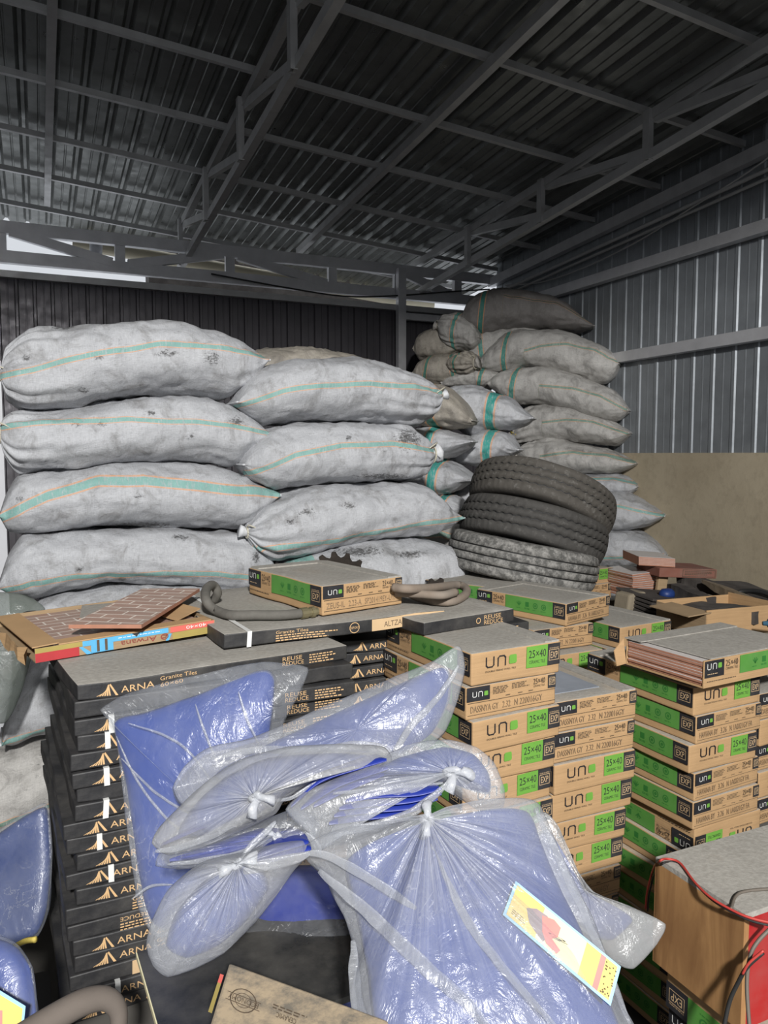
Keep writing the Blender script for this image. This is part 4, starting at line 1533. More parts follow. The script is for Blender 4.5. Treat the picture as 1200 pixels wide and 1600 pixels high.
tyre('topmost worn black tyre of the tilted heap, zigzag tread', (846, 783), 3.62, 0, .345, .175, 19.5, 18, 'tyre_brown', 1)
tyre('middle worn black tyre of the tilted heap', (832, 829), 3.58, 0, .345, .175, 15.5, 11, 'tyre', 2)
tyre('bottom tyre of the tilted heap, splashed with pale mud', (816, 874), 3.52, 0, .345, .170, 10.7, 3, 'tyre_grey', 3, False)
pt = at(815, 900, 3.47)
plinth(pt[0] - .12, pt[0] + .12, pt[1] - .05, pt[1] + .2, pt[2] - .10)

# ------------------------------------------------------------------ red-brown floor tile tray on the black cartons
PW = at(52, 1020, 1.60)
PW[2] = PN[2] + .047
PW[2] = PN[2] + .034
PW = onz(54, 1014, PW[2])
angW = 13
root = empty('open_tile_tray', PW)
root.rotation_euler = (0, math.radians(-1.2), math.radians(angW))
tag(root, 'torn open cardboard tray with blue and red print holding red-brown floor tiles', 'carton')
TL, TH = .42, .031
mb = MB()
mb.box((TL / 2, TL / 2, -TH + .001), (TL / 2, 0, 0), (0, TL / 2, 0), (0, 0, .0015))
mb.box((TL / 2, 0, -TH / 2), (TL / 2, 0, 0), (0, .0015, 0), (0, 0, TH / 2))
mb.box((TL / 2, TL, -TH / 2), (TL / 2, 0, 0), (0, .0015, 0), (0, 0, TH / 2))
mb.box((TL, TL / 2, -TH / 2), (.0015, 0, 0), (0, TL / 2, 0), (0, 0, TH / 2))
mb.build('tray_wall', 'kraft_dark', root)
mb = MB()
# rim flaps folded over the tiles, left flap torn and hanging
mb.box((.026, TL * .5, .001), (.028, 0, .001), (0, TL * .47, 0), (0, 0, .0014))
mb.box((TL * .55, .022, .0015), (TL * .43, 0, 0), (0, .022, 0), (0, 0, .0012))
mb.box((TL * .87, TL * .5, .006), (.04, .02, .006), (-.02, TL * .32, 0), (0, 0, .0014))
mb.build('rim_flap', 'kraft', root)
jr = random.Random(2)
edge = [(-.005 - jr.random() * .018, y, -.002 - jr.random() * .008) for y in np.linspace(0, .30, 9)]
low = [(-.012 - jr.random() * .02, y, -TH - .012 + jr.random() * .022) for y in np.linspace(-.005, .30, 9)]
mb = MB()
mb.add(edge + low, [(i, i + 1, 10 + i, 9 + i) for i in range(8)])
mb.build('torn_flap', 'kraft', root)
p = Print()
p.rect(.0, .0, .092, .028, 'ink_red')
p.rect(.0, .028, .10, .043, 'ink_yellow')
p.rect(.10, .026, .30, .0428, 'ink_blue')
p.poly([(.092, .026), (.10, .026), (.122, 0), (.108, 0)], 'ink_blue')
p.rect(.118, .001, .168, .026, 'ink_blue', .0008)
for i in range(5):
    p.rect(.122 + i * .009, .003, .128 + i * .009, .040, 'ink_code' if i % 2 else 'ink_blue', .0010)
p.text('Arwana', .185, .006, .085, .017, 'ink_dkred', flip=True)
p.ring(.290, .015, .010, .003, 'ink_dkred')
p.stroke([(.285, .012), (.292, .012), (.295, .018), (.288, .019)], .002, 'ink_dkred')
p.rect(.305, .024, .418, .0428, 'ink_coral')
p.text('40×40', .345, .028, .052, .011, 'ink_white', flip=True)
p.poly([(.300, .022), (.308, .022), (.30, 0), (.292, 0)], 'ink_blue')
p.rect(.31, 0, .418, .023, 'ink_yellow')
p.lines(.18, .29, .034, .005, 1, 'ink_white', 3, .0012)
p.poly([(.212, .043), (.232, .043), (.222, .030)], 'ink_black', .0012)
link('side_print', p.mesh('side_print', (0, -.0022, -TH), (1, 0, 0), (0, 0, TH / .043)), root)


def floor_tile(label, corner, ang, size, z0, tilt, mt='brick_tile'):
    mb = MB()
    mb.box((size / 2, size / 2, 0), (size / 2, 0, 0), (0, size / 2, 0), (0, 0, .0042), 0)
    mb.box((size / 2, size / 2, .0044), (size / 2 - .001, 0, 0), (0, size / 2 - .001, 0), (0, 0, .0004), 1)
    o = mb.build('floor_tile', ['tile_edge', mt])
    o.location = (corner[0], corner[1], z0)
    o.rotation_euler = (math.radians(tilt[0]), math.radians(tilt[1]), math.radians(ang))
    return tag(o, label, 'tile', 'red-brown tiles on the tray')


zW = PW[2]
caw, saw = math.cos(math.radians(angW)), math.sin(math.radians(angW))
lw = lambda x, y: (PW[0] + caw * x - saw * y, PW[1] + saw * x + caw * y)
floor_tile('red-brown brick-patterned tile lying inside the tray', lw(.012, .012), angW, .395, zW - .012, (0, -1.2))
q4 = [onz(x, y, zW + .012) for x, y in [(124, 966), (236, 962), (262, 934), (128, 946)]]
t4 = q4[0].copy()
mb = MB()
lo4 = [q_ - t4 - np.array([0, 0, .008]) for q_ in q4]
up4 = [q_ - t4 for q_ in q4]
mb.add(lo4 + up4, [(3, 2, 1, 0), (0, 1, 5, 4), (1, 2, 6, 5), (2, 3, 7, 6), (3, 0, 4, 7)], 0)
mb.add(up4, [(0, 1, 2, 3)], 1)
tag(mb.build('floor_tile', ['tile_edge', 'dust'], loc=t4), 'dusty grey-faced tile askew under the top tile', 'tile', 'red-brown tiles on the tray')
qq = [onz(x, y, zW + .030) for x, y in [(107, 976), (221, 976), (312, 927), (223, 927)]]
qq[2] = qq[2] + np.array([0, 0, .014])
qq[3] = qq[3] + np.array([0, 0, .014])
mb = MB()
t0 = qq[0].copy()
low_ = [q_ - t0 - np.array([0, 0, .009]) for q_ in qq]
up_ = [q_ - t0 for q_ in qq]
mb.add(low_ + up_, [(3, 2, 1, 0), (0, 1, 5, 4), (1, 2, 6, 5), (2, 3, 7, 6), (3, 0, 4, 7)], 0)
mb.add(up_, [(0, 1, 2, 3)], 1)
tag(mb.build('floor_tile', ['tile_edge', 'brick_tile_top'], loc=t0), 'half of a red-brown brick-patterned tile lying loose on top', 'tile', 'red-brown tiles on the tray')


# ------------------------------------------------------------------ blue sheet packs in plastic
def pack_outline(outline, n):
    o = np.array(outline, float)
    o = np.vstack([o, o[:1]])
    # closed Catmull-Rom, even in arc length
    p = np.vstack([o[-2], o, o[1]])
    pts = []
    for i in range(len(o) - 1):
        a, b, c, d = p[i:i + 4]
        for t_ in np.linspace(0, 1, 14, endpoint=False):
            pts.append(.5 * (2 * b + (c - a) * t_ + (2 * a - 5 * b + 4 * c - d) * t_ ** 2 + (3 * b - a - 3 * c + d) * t_ ** 3) * .6 + (b + (c - b) * t_) * .4)
    pts = np.array(pts + [pts[0]])
    s = np.concatenate([[0], np.cumsum(np.linalg.norm(np.diff(pts[:, :2], axis=0), axis=1))])
    q = np.linspace(0, s[-1], n, endpoint=False)
    return np.stack([np.interp(q, s, pts[:, k]) for k in range(3)], 1)


def pillow(center, outline, T, back, seed, pleat, nA=288, nR=54, expn=3.0, wr=1.0, shrink=1.0, lift=0.0, crease=0.0):
    O = pack_outline(outline, nA)
    O3 = np.array([at(x, y, d) for x, y, d in O])
    C3 = at(*center)
    O3 = C3 + (O3 - C3) * shrink
    # plane normal towards the camera
    U_, S_, Vt = np.linalg.svd(O3 - O3.mean(0))
    nrm = Vt[2]
    if nrm.dot(CAM - C3) < 0:
        nrm = -nrm
    r = np.linspace(0, 1, nR) ** .85
    phi = np.linspace(0, 2 * np.pi, nA, endpoint=False)
    base = C3 + (O3 - C3)[None] * r[:, None, None]
    h = (1 - r ** expn) ** .62
    rnd = random.Random(seed)
    pl = np.zeros(nA)
    for k, a_ in ((5, .6), (9, .7), (14, .6), (23, .35), (37, .2)):
        pl += a_ * (1 - 2 * np.abs(np.sin(.5 * k * phi + rnd.random() * 6.3 + .8 * np.sin(2 * phi + rnd.random() * 6))))
    wobb = vn(np.stack([np.cos(phi) * 3, np.sin(phi) * 3, phi * 0 + seed], 1), seed)
    env = (r ** .8 * np.exp(-r * 4.0) * 3.2 + .08 * (1 - r))
    f0 = base.reshape(-1, 3)
    rid = (1 - 2 * np.abs(vn(f0 * np.array([9, 9, 9]) + seed * 3, seed))).reshape(nR, nA)
    rid2 = (1 - 2 * np.abs(vn(f0 * 24 + seed * 2 + 1.7 * vn(f0 * 8, seed + 7)[:, None], seed + 3))).reshape(nR, nA)
    low = vn(f0 * 4.5 + seed, seed + 4).reshape(nR, nA)
    edgef = np.clip((1 - r) * 9, 0, 1)[:, None]
    front = T * h[:, None] * (1 + .35 * low) + pleat * (pl[None] * env[:, None]) + wr * (.0055 * rid + .0013 * rid2) * edgef + lift
    if crease:
        front -= crease * np.exp(-(r / .10) ** 2)[:, None]
    front[-1] = 0
    backd = -back * h[:, None] * (1 + .2 * low)
    backd[-1] = 0
    rim = .006 * wobb
    V1 = base + nrm * front[:, :, None]
    V2 = base + nrm * backd[:, :, None]
    ripple = (vn(np.concatenate([O3 * 22], 0), seed + 8) * .008)
    V1[-1] += nrm * ripple[:, None]
    v = list(V1[1:].reshape(-1, 3)) + list(V2[1:-1].reshape(-1, 3)) + [V1[0].mean(0), V2[0].mean(0)]
    n1 = (nR - 1) * nA
    nb = (nR - 2) * nA
    c1, c2 = n1 + nb, n1 + nb + 1
    idx1 = lambda i, j: (i - 1) * nA + j % nA
    idx2 = lambda i, j: idx1(i, j) if i == nR - 1 else n1 + (i - 1) * nA + j % nA
    fs = []
    for i in range(1, nR - 1):
        for j in range(nA):
            fs.append((idx1(i, j), idx1(i + 1, j), idx1(i + 1, j + 1), idx1(i, j + 1)))
            fs.append((idx2(i, j + 1), idx2(i + 1, j + 1), idx2(i + 1, j), idx2(i, j)))
    for j in range(nA):
        fs.append((c1, idx1(1, j), idx1(1, j + 1)))
        fs.append((c2, idx2(1, j + 1), idx2(1, j)))
    pr_ = np.concatenate([np.repeat(r[1:], nA), np.repeat(r[1:-1], nA), [0, 0]])
    pa_ = np.concatenate([np.tile(np.arange(nA) / nA, nR - 1), np.tile(np.arange(nA) / nA, nR - 2), [0, 0]])
    global POLAR
    POLAR = (pa_, pr_)
    return np.array(v), fs, nrm, C3


def polar(me, gather):
    pa, pr = POLAR
    a_ = me.attributes.new('gather', 'FLOAT', 'POINT')
    a_.data.foreach_set('value', (gather * np.exp(-pr * 3.2)).astype(np.float32))
    uvl = me.uv_layers.new(name='UVMap')
    li = np.zeros(len(me.loops), np.int32)
    me.loops.foreach_get('vertex_index', li)
    # mirrored so that the ring closes without a seam
    uu = np.abs(pa * 2 - 1)
    uvl.data.foreach_set('uv', np.stack([uu[li], pr[li]], 1).astype(np.float32).reshape(-1))
    return me


def knot(parent, org, P, nrm, size0, seed, mt='film_knot', dirs=((1, 0), (-.6, .7))):
    """a knotted twist of film: a lump with two flared ears"""
    size = size0 * .8
    bm = bmesh.new()
    e1 = np.cross(nrm, (0, 0, 1.0))
    e1 /= np.linalg.norm(e1)
    e2 = np.cross(nrm, e1)
    mb = MB()
    c = np.array(P) - org + nrm * size * .35
    a = np.linspace(0, 2 * math.pi, 13)
    ring = [c + (e1 * math.cos(t_) + e2 * math.sin(t_) * .8) * size * .38 + nrm * size * .2 * math.sin(2 * t_) for t_ in a]
    mb.tube(ring, size * .26, 8, cap=False)
    for k, (u_, v_) in enumerate(dirs):
        d = e1 * u_ + e2 * v_
        d = d / np.linalg.norm(d)
        ps = [c, c + d * size * .5 + nrm * size * .2, c + d * size * 1.0 + nrm * size * .3, c + d * size * 1.6 + nrm * size * .1]
        mb.tube(ps, [size * .15, size * .28, size * .42, size * .5], 12)
    V = np.array(mb.v)
    V += size * .22 * np.stack([vn(V / size * 1.6, seed), vn(V / size * 1.6, seed + 1), vn(V / size * 1.6, seed + 2)], 1)
    me = mesh('plastic_knot', V, mb.f, [mt])
    bm.free()
    return link('plastic_knot', me, parent)


def blue_pack(label, center, outline, content, T=.035, back=.02, seed=1, pleat=.006, film='film', has_knot=True, ksize=.022, kdirs=((1, 0), (-.6, .7)), wr=1.0, crease=.012,
              ccenter=None, blue='blue', film2=None):
    v, f, nrm, C3 = pillow(center, outline, T, back, seed, pleat, wr=wr, crease=crease if has_knot else 0)
    root = empty('blue_sheet_pack', C3)
    tag(root, label, 'plastic pack', 'blue sheets packed in clear plastic')
    link('plastic_wrap', polar(mesh('plastic_wrap', v - C3, f, [film]), 1.0 if has_knot else 0), root)
    if content:
        v2, f2, n2, c2 = pillow(ccenter or center, content, T * .8, back * .7, seed + 50, pleat * .35, nA=160, nR=30, wr=.5, expn=5, crease=crease * 1.3 if has_knot else 0)
        v2 = v2 - nrm * .006
        link('blue_sheets', mesh('blue_sheets', v2 - C3, f2, [blue]), root)
    if has_knot:
        knot(root, C3, C3 - nrm * (crease * .2) + nrm * (T * .85), nrm, ksize, seed, dirs=kdirs)
    return root, nrm, C3


def folds(root, org, rows, mt='blue_shaded', th=.004, wid=.08):
    th0, wid0 = th, wid
    """the folded blue layers showing in an open mouth"""
    for r_ in rows:
        ps = spline([at(*q) for q in r_], 22)
        mb = MB()
        up = np.array([0, 0, 1.0])
        back = np.array([FW[0], FW[1], 0])
        vs = []
        for i_, p_ in enumerate(ps):
            tp = max(.06, math.sin(math.pi * i_ / (len(ps) - 1)) ** .6)
            wid, th = wid0 * tp, th0 * tp
            for k in range(5):
                t_ = k / 4
                vs.append(p_ - org + back * wid * t_ + up * (.004 * math.sin(t_ * 5)))
            for k in range(5):
                t_ = 1 - k / 4
                vs.append(p_ - org + back * wid * t_ - up * th * (1.0 if t_ > .2 else .6))
        nn = 10
        mb.add(vs, [(i * nn + k, i * nn + (k + 1) % nn, (i + 1) * nn + (k + 1) % nn, (i + 1) * nn + k) for i in range(len(ps) - 1) for k in range(nn)])
        mb.build('folded_sheet', mt, root, smooth=True)


def ribbon(root, org, pts, w, mt='film', seed=1, lift=.0, name='film_fold', flat=.22):
    ps = spline([at(*q) for q in pts], 40) - org
    tg = np.gradient(ps, axis=0)
    tg /= np.linalg.norm(tg, axis=1)[:, None]
    view = -(FW)
    n = 14
    vs = []
    for i, (p_, t_) in enumerate(zip(ps, tg)):
        sd = np.cross(t_, view)
        sd /= np.linalg.norm(sd)
        up_ = np.cross(sd, t_)
        q = i / (len(ps) - 1)
        ww = w * (.06 + .94 * math.sin(math.pi * min(1, max(0, q * .94 + .03))) ** .5)
        for k in range(n):
            a = 2 * math.pi * k / n
            vs.append(p_ + sd * ww / 2 * math.cos(a) + up_ * (ww * flat * math.sin(a) + lift))
    vs = np.array(vs)
    vs += w * .16 * np.stack([vn(vs * 38, seed), vn(vs * 38, seed + 1), vn(vs * 38, seed + 2)], 1)
    fs = [(i * n + k, i * n + (k + 1) % n, (i + 1) * n + (k + 1) % n, (i + 1) * n + k) for i in range(len(ps) - 1) for k in range(n)]
    fs += [tuple(range(n))[::-1], tuple((len(ps) - 1) * n + k for k in range(n))]
    return link(name, mesh(name, vs, fs, [mt]), root)


# A: upright pack leaning on the black cartons
A_d = lambda y: 1.475 - (y - 1035) / 400 * .13
blue_pack('tall blue pack standing upright against the black cartons at left', (300, 1240, A_d(1240)),
          [(x, y, A_d(y)) for x, y in [(156, 1108), (190, 1088), (240, 1072), (300, 1056), (360, 1042), (410, 1034), (445, 1037), (482, 1043), (470, 1080), (445, 1125), (425, 1180), (405, 1250), (380, 1330), (330, 1420), (275, 1470), (238, 1462), (218, 1420), (204, 1340), (192, 1240), (182, 1160), (172, 1122)]],
          [(x, y, A_d(y) + .006) for x, y in [(176, 1128), (230, 1112), (300, 1088), (360, 1062), (415, 1045), (430, 1060), (425, 1120), (415, 1200), (390, 1300), (330, 1400), (270, 1455), (240, 1450), (224, 1415), (210, 1330), (196, 1230)]],
          T=.030, back=.016, seed=3, pleat=.0012, film='film_clear', has_knot=False, wr=.7)

rA = bpy.data.objects['blue_sheet_pack']
oA = np.array(rA.location)
for k_, pp_ in enumerate([[(182, 1150), (215, 1220), (262, 1280), (315, 1318)], [(190, 1185), (245, 1240), (320, 1285)], [(305, 1100), (322, 1150), (345, 1205)], [(372, 1080), (385, 1120), (405, 1165)],
                          [(206, 1405), (235, 1385), (270, 1382)], [(200, 1130), (260, 1150), (300, 1180), (345, 1240)]]):
    ribbon(rA, oA, [(x, y, A_d(y) - .026) for x, y in pp_], .005, 'film', 40 + k_, name='film_crease', flat=.3)

# pack lying underneath everything in the middle, shade put into its colour
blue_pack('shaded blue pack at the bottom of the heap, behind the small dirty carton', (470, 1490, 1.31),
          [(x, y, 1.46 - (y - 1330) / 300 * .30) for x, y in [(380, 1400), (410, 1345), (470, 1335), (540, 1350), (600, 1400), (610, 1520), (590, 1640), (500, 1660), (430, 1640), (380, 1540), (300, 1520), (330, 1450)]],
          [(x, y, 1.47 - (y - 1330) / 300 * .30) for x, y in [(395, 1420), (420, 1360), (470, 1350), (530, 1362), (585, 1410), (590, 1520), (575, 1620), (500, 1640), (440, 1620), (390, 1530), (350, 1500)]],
          T=.03, back=.05, seed=9, pleat=.002, has_knot=False, blue='blue_shaded', wr=1.2, film='film_clear')

# B: long pack pointing up to the right
blue_pack('long blue pack pointing up to the right across the tan cartons', (560, 1150, 1.37),
          [(268, 1232, 1.33), (285, 1200, 1.34), (320, 1172, 1.36), (380, 1158, 1.37), (440, 1135, 1.39), (500, 1108, 1.40), (600, 1066, 1.42), (680, 1032, 1.43), (718, 1009, 1.44), (727, 1045, 1.42), (716, 1092, 1.40), (695, 1145, 1.37), (655, 1180, 1.34), (612, 1196, 1.33), (560, 1205, 1.33), (480, 1225, 1.32), (400, 1255, 1.30), (330, 1265, 1.30), (282, 1258, 1.31)],
          [(330, 1215, 1.34), (400, 1172, 1.37), (500, 1125, 1.41), (600, 1080, 1.43), (690, 1042, 1.44), (705, 1055, 1.43), (702, 1095, 1.41), (675, 1145, 1.38), (620, 1182, 1.36), (540, 1200, 1.34), (430, 1235, 1.32)],
          T=.040, back=.02, seed=4, pleat=.0015, has_knot=False, wr=1.5)

rB = bpy.data.objects['blue_sheet_pack.002']
oB = np.array(rB.location)
ribbon(rB, oB, [(330, 1185, 1.325), (400, 1172, 1.33), (480, 1172, 1.325), (560, 1164, 1.325), (602, 1172, 1.32), (612, 1192, 1.315)], .014, seed=3)
ribbon(rB, oB, [(608, 1196, 1.31), (625, 1165, 1.325), (645, 1130, 1.35), (680, 1095, 1.37), (705, 1060, 1.39), (716, 1040, 1.40)], .012, seed=4)
# C: knotted pack at left centre, mouth open to the right
rC, nC, oC = blue_pack('knotted pack in the middle of the heap with a black open mouth', (400, 1252, 1.20),
                       [(238, 1318, 1.17), (250, 1292, 1.18), (290, 1250, 1.20), (330, 1215, 1.22), (380, 1185, 1.24), (450, 1167, 1.26), (540, 1162, 1.27), (600, 1168, 1.27), (612, 1190, 1.26), (560, 1196, 1.25), (520, 1206, 1.24), (480, 1226, 1.23), (445, 1250, 1.215), (430, 1272, 1.20), (380, 1296, 1.185), (320, 1322, 1.175), (262, 1336, 1.17)],
                       [(275, 1305, 1.19), (300, 1260, 1.205), (350, 1215, 1.23), (420, 1183, 1.255), (520, 1175, 1.27), (575, 1180, 1.27), (520, 1200, 1.25), (460, 1232, 1.23), (400, 1272, 1.205), (330, 1306, 1.19)],
                       T=.032, back=.03, seed=5, pleat=.0075, film='film_dirty', kdirs=((-1, .15), (.2, 1)))
folds(rC, oC, [[(455, 1262, 1.20), (500, 1222, 1.215), (560, 1201, 1.225), (604, 1189, 1.23)], [(470, 1266, 1.20), (530, 1228, 1.213), (606, 1202, 1.225)], [(490, 1262, 1.20), (540, 1236, 1.21), (600, 1212, 1.22)]])
folds(rC, oC, [[(252, 1322, 1.165), (300, 1300, 1.17), (350, 1280, 1.178), (388, 1262, 1.185)]], wid=.03)
ribbon(rC, oC, [(242, 1330, 1.155), (290, 1322, 1.158), (340, 1300, 1.165), (380, 1278, 1.17), (404, 1260, 1.175)], .013, seed=5, name='film_lip')
ribbon(rC, oC, [(405, 1252, 1.185), (450, 1248, 1.205), (490, 1226, 1.22), (540, 1206, 1.235), (596, 1193, 1.245)], .007, seed=6, name='film_lip')
# C2: the lower lip pack with a smaller knot
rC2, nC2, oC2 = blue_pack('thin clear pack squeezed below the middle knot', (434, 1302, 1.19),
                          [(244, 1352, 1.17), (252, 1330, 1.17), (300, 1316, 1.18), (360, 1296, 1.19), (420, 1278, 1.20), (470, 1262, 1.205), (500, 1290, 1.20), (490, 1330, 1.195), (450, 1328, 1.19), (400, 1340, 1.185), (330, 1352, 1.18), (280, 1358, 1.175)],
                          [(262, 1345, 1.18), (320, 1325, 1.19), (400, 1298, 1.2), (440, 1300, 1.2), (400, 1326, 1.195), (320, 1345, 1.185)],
                          T=.022, back=.03, seed=6, pleat=.005, ksize=.014, blue='blue_shaded', film='film_clear', kdirs=((.2, 1), (.9, -.4)))
ribbon(rC2, oC2, [(262, 1352, 1.16), (320, 1344, 1.165), (380, 1332, 1.17), (425, 1306, 1.175)], .009, seed=7, name='film_lip')
folds(rC2, oC2, [[(265, 1346, 1.175), (310, 1338, 1.178), (350, 1334, 1.18)]], wid=.03)
# D: right knotted pack above the big one
rD, nD, oD = blue_pack('knotted pack right of centre with folded blue layers in its mouth', (701, 1214, 1.25),
                       [(446, 1266, 1.20), (470, 1240, 1.22), (510, 1222, 1.235), (560, 1200, 1.25), (600, 1180, 1.27), (650, 1160, 1.285), (700, 1156, 1.29), (745, 1168, 1.285), (772, 1192, 1.275), (788, 1232, 1.26), (786, 1262, 1.25), (752, 1268, 1.24), (722, 1250, 1.24), (690, 1228, 1.24), (640, 1222, 1.23), (580, 1226, 1.22), (545, 1248, 1.21), (515, 1300, 1.19), (500, 1330, 1.185), (478, 1300, 1.19)],
                       [(560, 1215, 1.255), (620, 1185, 1.275), (690, 1168, 1.295), (740, 1180, 1.285), (765, 1210, 1.275), (765, 1240, 1.26), (700, 1222, 1.25), (630, 1216, 1.24), (570, 1222, 1.23)],
                       T=.030, back=.01, seed=7, pleat=.007, kdirs=((.3, .9), (-.9, .2)), ksize=.024)
folds(rD, oD, [[(540, 1254, 1.185), (590, 1246, 1.185), (650, 1243, 1.19), (690, 1234, 1.195)], [(530, 1266, 1.185), (580, 1259, 1.185), (640, 1254, 1.19), (690, 1242, 1.195)],
               [(522, 1277, 1.185), (570, 1270, 1.185), (640, 1264, 1.19), (684, 1250, 1.195)], [(514, 1289, 1.185), (560, 1282, 1.185), (620, 1274, 1.19), (668, 1260, 1.195)]], th=.003)
ribbon(rD, oD, [(700, 1222, 1.20), (672, 1248, 1.19), (640, 1270, 1.185), (580, 1290, 1.18), (520, 1308, 1.175)], .014, seed=8, name='film_lip')
ribbon(rD, oD, [(478, 1300, 1.175), (492, 1318, 1.172), (498, 1334, 1.17)], .012, seed=9, name='film_lip')
ribbon(rD, oD, [(520, 1240, 1.20), (570, 1235, 1.205), (640, 1232, 1.21), (692, 1222, 1.21)], .008, seed=10, name='film_lip')
# P4: knotted pack pointing down left
rP, nP, oP = blue_pack('knotted pack at lower left with a rounded tip hanging down', (372, 1350, 1.13),
                       [(228, 1478, 1.07), (236, 1440, 1.085), (262, 1390, 1.105), (310, 1350, 1.125), (345, 1338, 1.14), (385, 1330, 1.145), (430, 1318, 1.15), (478, 1312, 1.155), (486, 1330, 1.15), (460, 1360, 1.14), (432, 1400, 1.125), (400, 1440, 1.11), (350, 1490, 1.085), (300, 1516, 1.07), (262, 1526, 1.06), (240, 1510, 1.062)],
                       [(258, 1480, 1.085), (275, 1425, 1.10), (320, 1375, 1.125), (370, 1355, 1.14), (410, 1360, 1.145), (420, 1390, 1.13), (385, 1440, 1.115), (340, 1480, 1.095), (290, 1500, 1.085)],
                       T=.036, back=.03, seed=8, pleat=.0085, kdirs=((-1, -.2), (.8, .3)), ksize=.021)
folds(rP, oP, [[(396, 1346, 1.125), (430, 1332, 1.13), (482, 1318, 1.135)], [(398, 1353, 1.12), (440, 1341, 1.125), (486, 1328, 1.13)]], th=.003)
ribbon(rP, oP, [(378, 1360, 1.10), (410, 1352, 1.108), (450, 1344, 1.115), (484, 1334, 1.12)], .018, seed=11, name='film_lip')
ribbon(rP, oP, [(376, 1345, 1.115), (395, 1318, 1.13), (415, 1300, 1.14), (430, 1285, 1.15)], .010, seed=12, name='film_lip')
# E: big pack in front with the printed label
E_d = lambda x, y: 1.235 - (y - 1260) / 340 * .22 + (x - 700) / 400 * .02
outE = [(468, 1330), (490, 1318), (540, 1312), (600, 1305), (640, 1297), (672, 1290), (720, 1276), (780, 1260), (836, 1254), (852, 1276), (868, 1316), (896, 1372), (924, 1432), (950, 1500), (975, 1570), (1000, 1650), (800, 1690), (620, 1690), (560, 1640), (548, 1560), (556, 1500), (540, 1440), (520, 1400), (508, 1370), (488, 1352)]
inE = [(540, 1345), (600, 1320), (660, 1312), (720, 1290), (790, 1272), (830, 1272), (850, 1320), (880, 1390), (910, 1450), (940, 1530), (970, 1640), (800, 1670), (640, 1670), (585, 1600), (575, 1520), (560, 1440)]
rE, nE, oE = blue_pack('big blue pack in the foreground with a yellow printed label', (664, 1300, E_d(664, 1300) - .012),
                       [(x, y, E_d(x, y)) for x, y in outE], [(x, y, E_d(x, y) + .004) for x, y in inE], T=.040, back=.04, seed=10, pleat=.010, ksize=.022, kdirs=((-.1, -1), (.2, 1)), film='film', crease=.010)
for k_, (pp_, ww_, mm_) in enumerate([
        ([(500, 1362), (560, 1412), (630, 1478), (720, 1560), (800, 1640)], .020, 'film'),
        ([(470, 1330), (510, 1338), (560, 1362), (620, 1400), (650, 1420)], .014, 'film'),
        ([(672, 1320), (700, 1380), (740, 1450), (800, 1530), (880, 1620)], .013, 'film'),
        ([(836, 1262), (862, 1315), (900, 1400), (940, 1490), (985, 1600)], .012, 'film'),
        ([(552, 1470), (552, 1530), (562, 1590), (580, 1650)], .018, 'film')]):
    ribbon(rE, oE, [(x, y, E_d(x, y) - .042 + (.03 if k_ in (3, 4) else 0)) for x, y in pp_], ww_, mm_, 20 + k_, flat=.07)
# E2: corner of another pack sticking out under it at right
blue_pack('pack corner sticking out to the right beneath the labelled pack', (910, 1390, 1.27),
          [(x, y, 1.30 - (y - 1270) / 250 * .09) for x, y in [(820, 1290), (850, 1268), (872, 1290), (890, 1340), (925, 1392), (985, 1416), (1040, 1444), (1026, 1476), (990, 1514), (962, 1506), (930, 1480), (880, 1440), (830, 1380)]],
          [(x, y, 1.305 - (y - 1270) / 250 * .09) for x, y in [(835, 1310), (860, 1300), (885, 1350), (920, 1402), (975, 1424), (990, 1440), (960, 1470), (930, 1465), (880, 1420), (840, 1370)]],
          T=.022, back=.02, seed=12, pleat=.002, has_knot=False, wr=1.6, film='film_dirty')

# the label inside pack E : a flat printed sheet lying on the blue
def onE(x, y, lift):
    return at(x, y, E_d(x, y)) + nE * lift


LC = [onE(797, 1400, .050), onE(957, 1530, .046), onE(946, 1582, .046), onE(777, 1452, .050)]
ex = LC[1] - LC[0]
ey = LC[3] - LC[0]
lwid, lhei = np.linalg.norm(ex), np.linalg.norm(ey)
p = Print()
p.rect(0, 0, 1, 1, 'label_blue', 0)
p.rect(.025, .07, .975, .93, 'label_paper', .0006)
p.rect(.025, .07, .30, .93, 'label_yellow', .0009)
p.rect(.70, .07, .83, .93, 'label_yellow', .0009)
p.rect(.83, .07, .875, .93, 'label_pink', .0010)
p.rect(.875, .07, .975, .93, 'label_yellow', .0009)
p.poly([(.16, .42), (.24, .25), (.34, .22), (.40, .35), (.41, .62), (.37, .86), (.30, .80), (.22, .70)], 'label_grey', .0013)
p.poly([(.30, .30), (.40, .18), (.47, .24), (.47, .50), (.43, .64), (.52, .74), (.50, .88), (.40, .84), (.34, .66)], 'label_pink', .0016)
p.text('CAP', .53, .44, .07, .20, 'ink_black', .0016, rot=.9)
p.lines(.06, .20, .80, .05, 3, 'ink_code', 3, .0016)
for k in range(26):
    jx, jy = random.Random(k).uniform(.87, .97), random.Random(k + 99).uniform(.12, .88)
    p.rect(jx, jy, jx + .010, jy + .035, 'ink_code', .0014)
V = np.array(p.v)
nl = np.cross(ex, ey)
nl /= np.linalg.norm(nl)
if nl.dot(nE) < 0:
    nl = -nl
Wv = LC[0] + V[:, :1] * ex + V[:, 1:2] * ey + nl * V[:, 2:] - oE
lab = link('printed_label', mesh('printed_label', Wv, p.f, p.mats, p.m, False), rE)
lab['label'] = 'yellow printed paper label with pale blue edge'

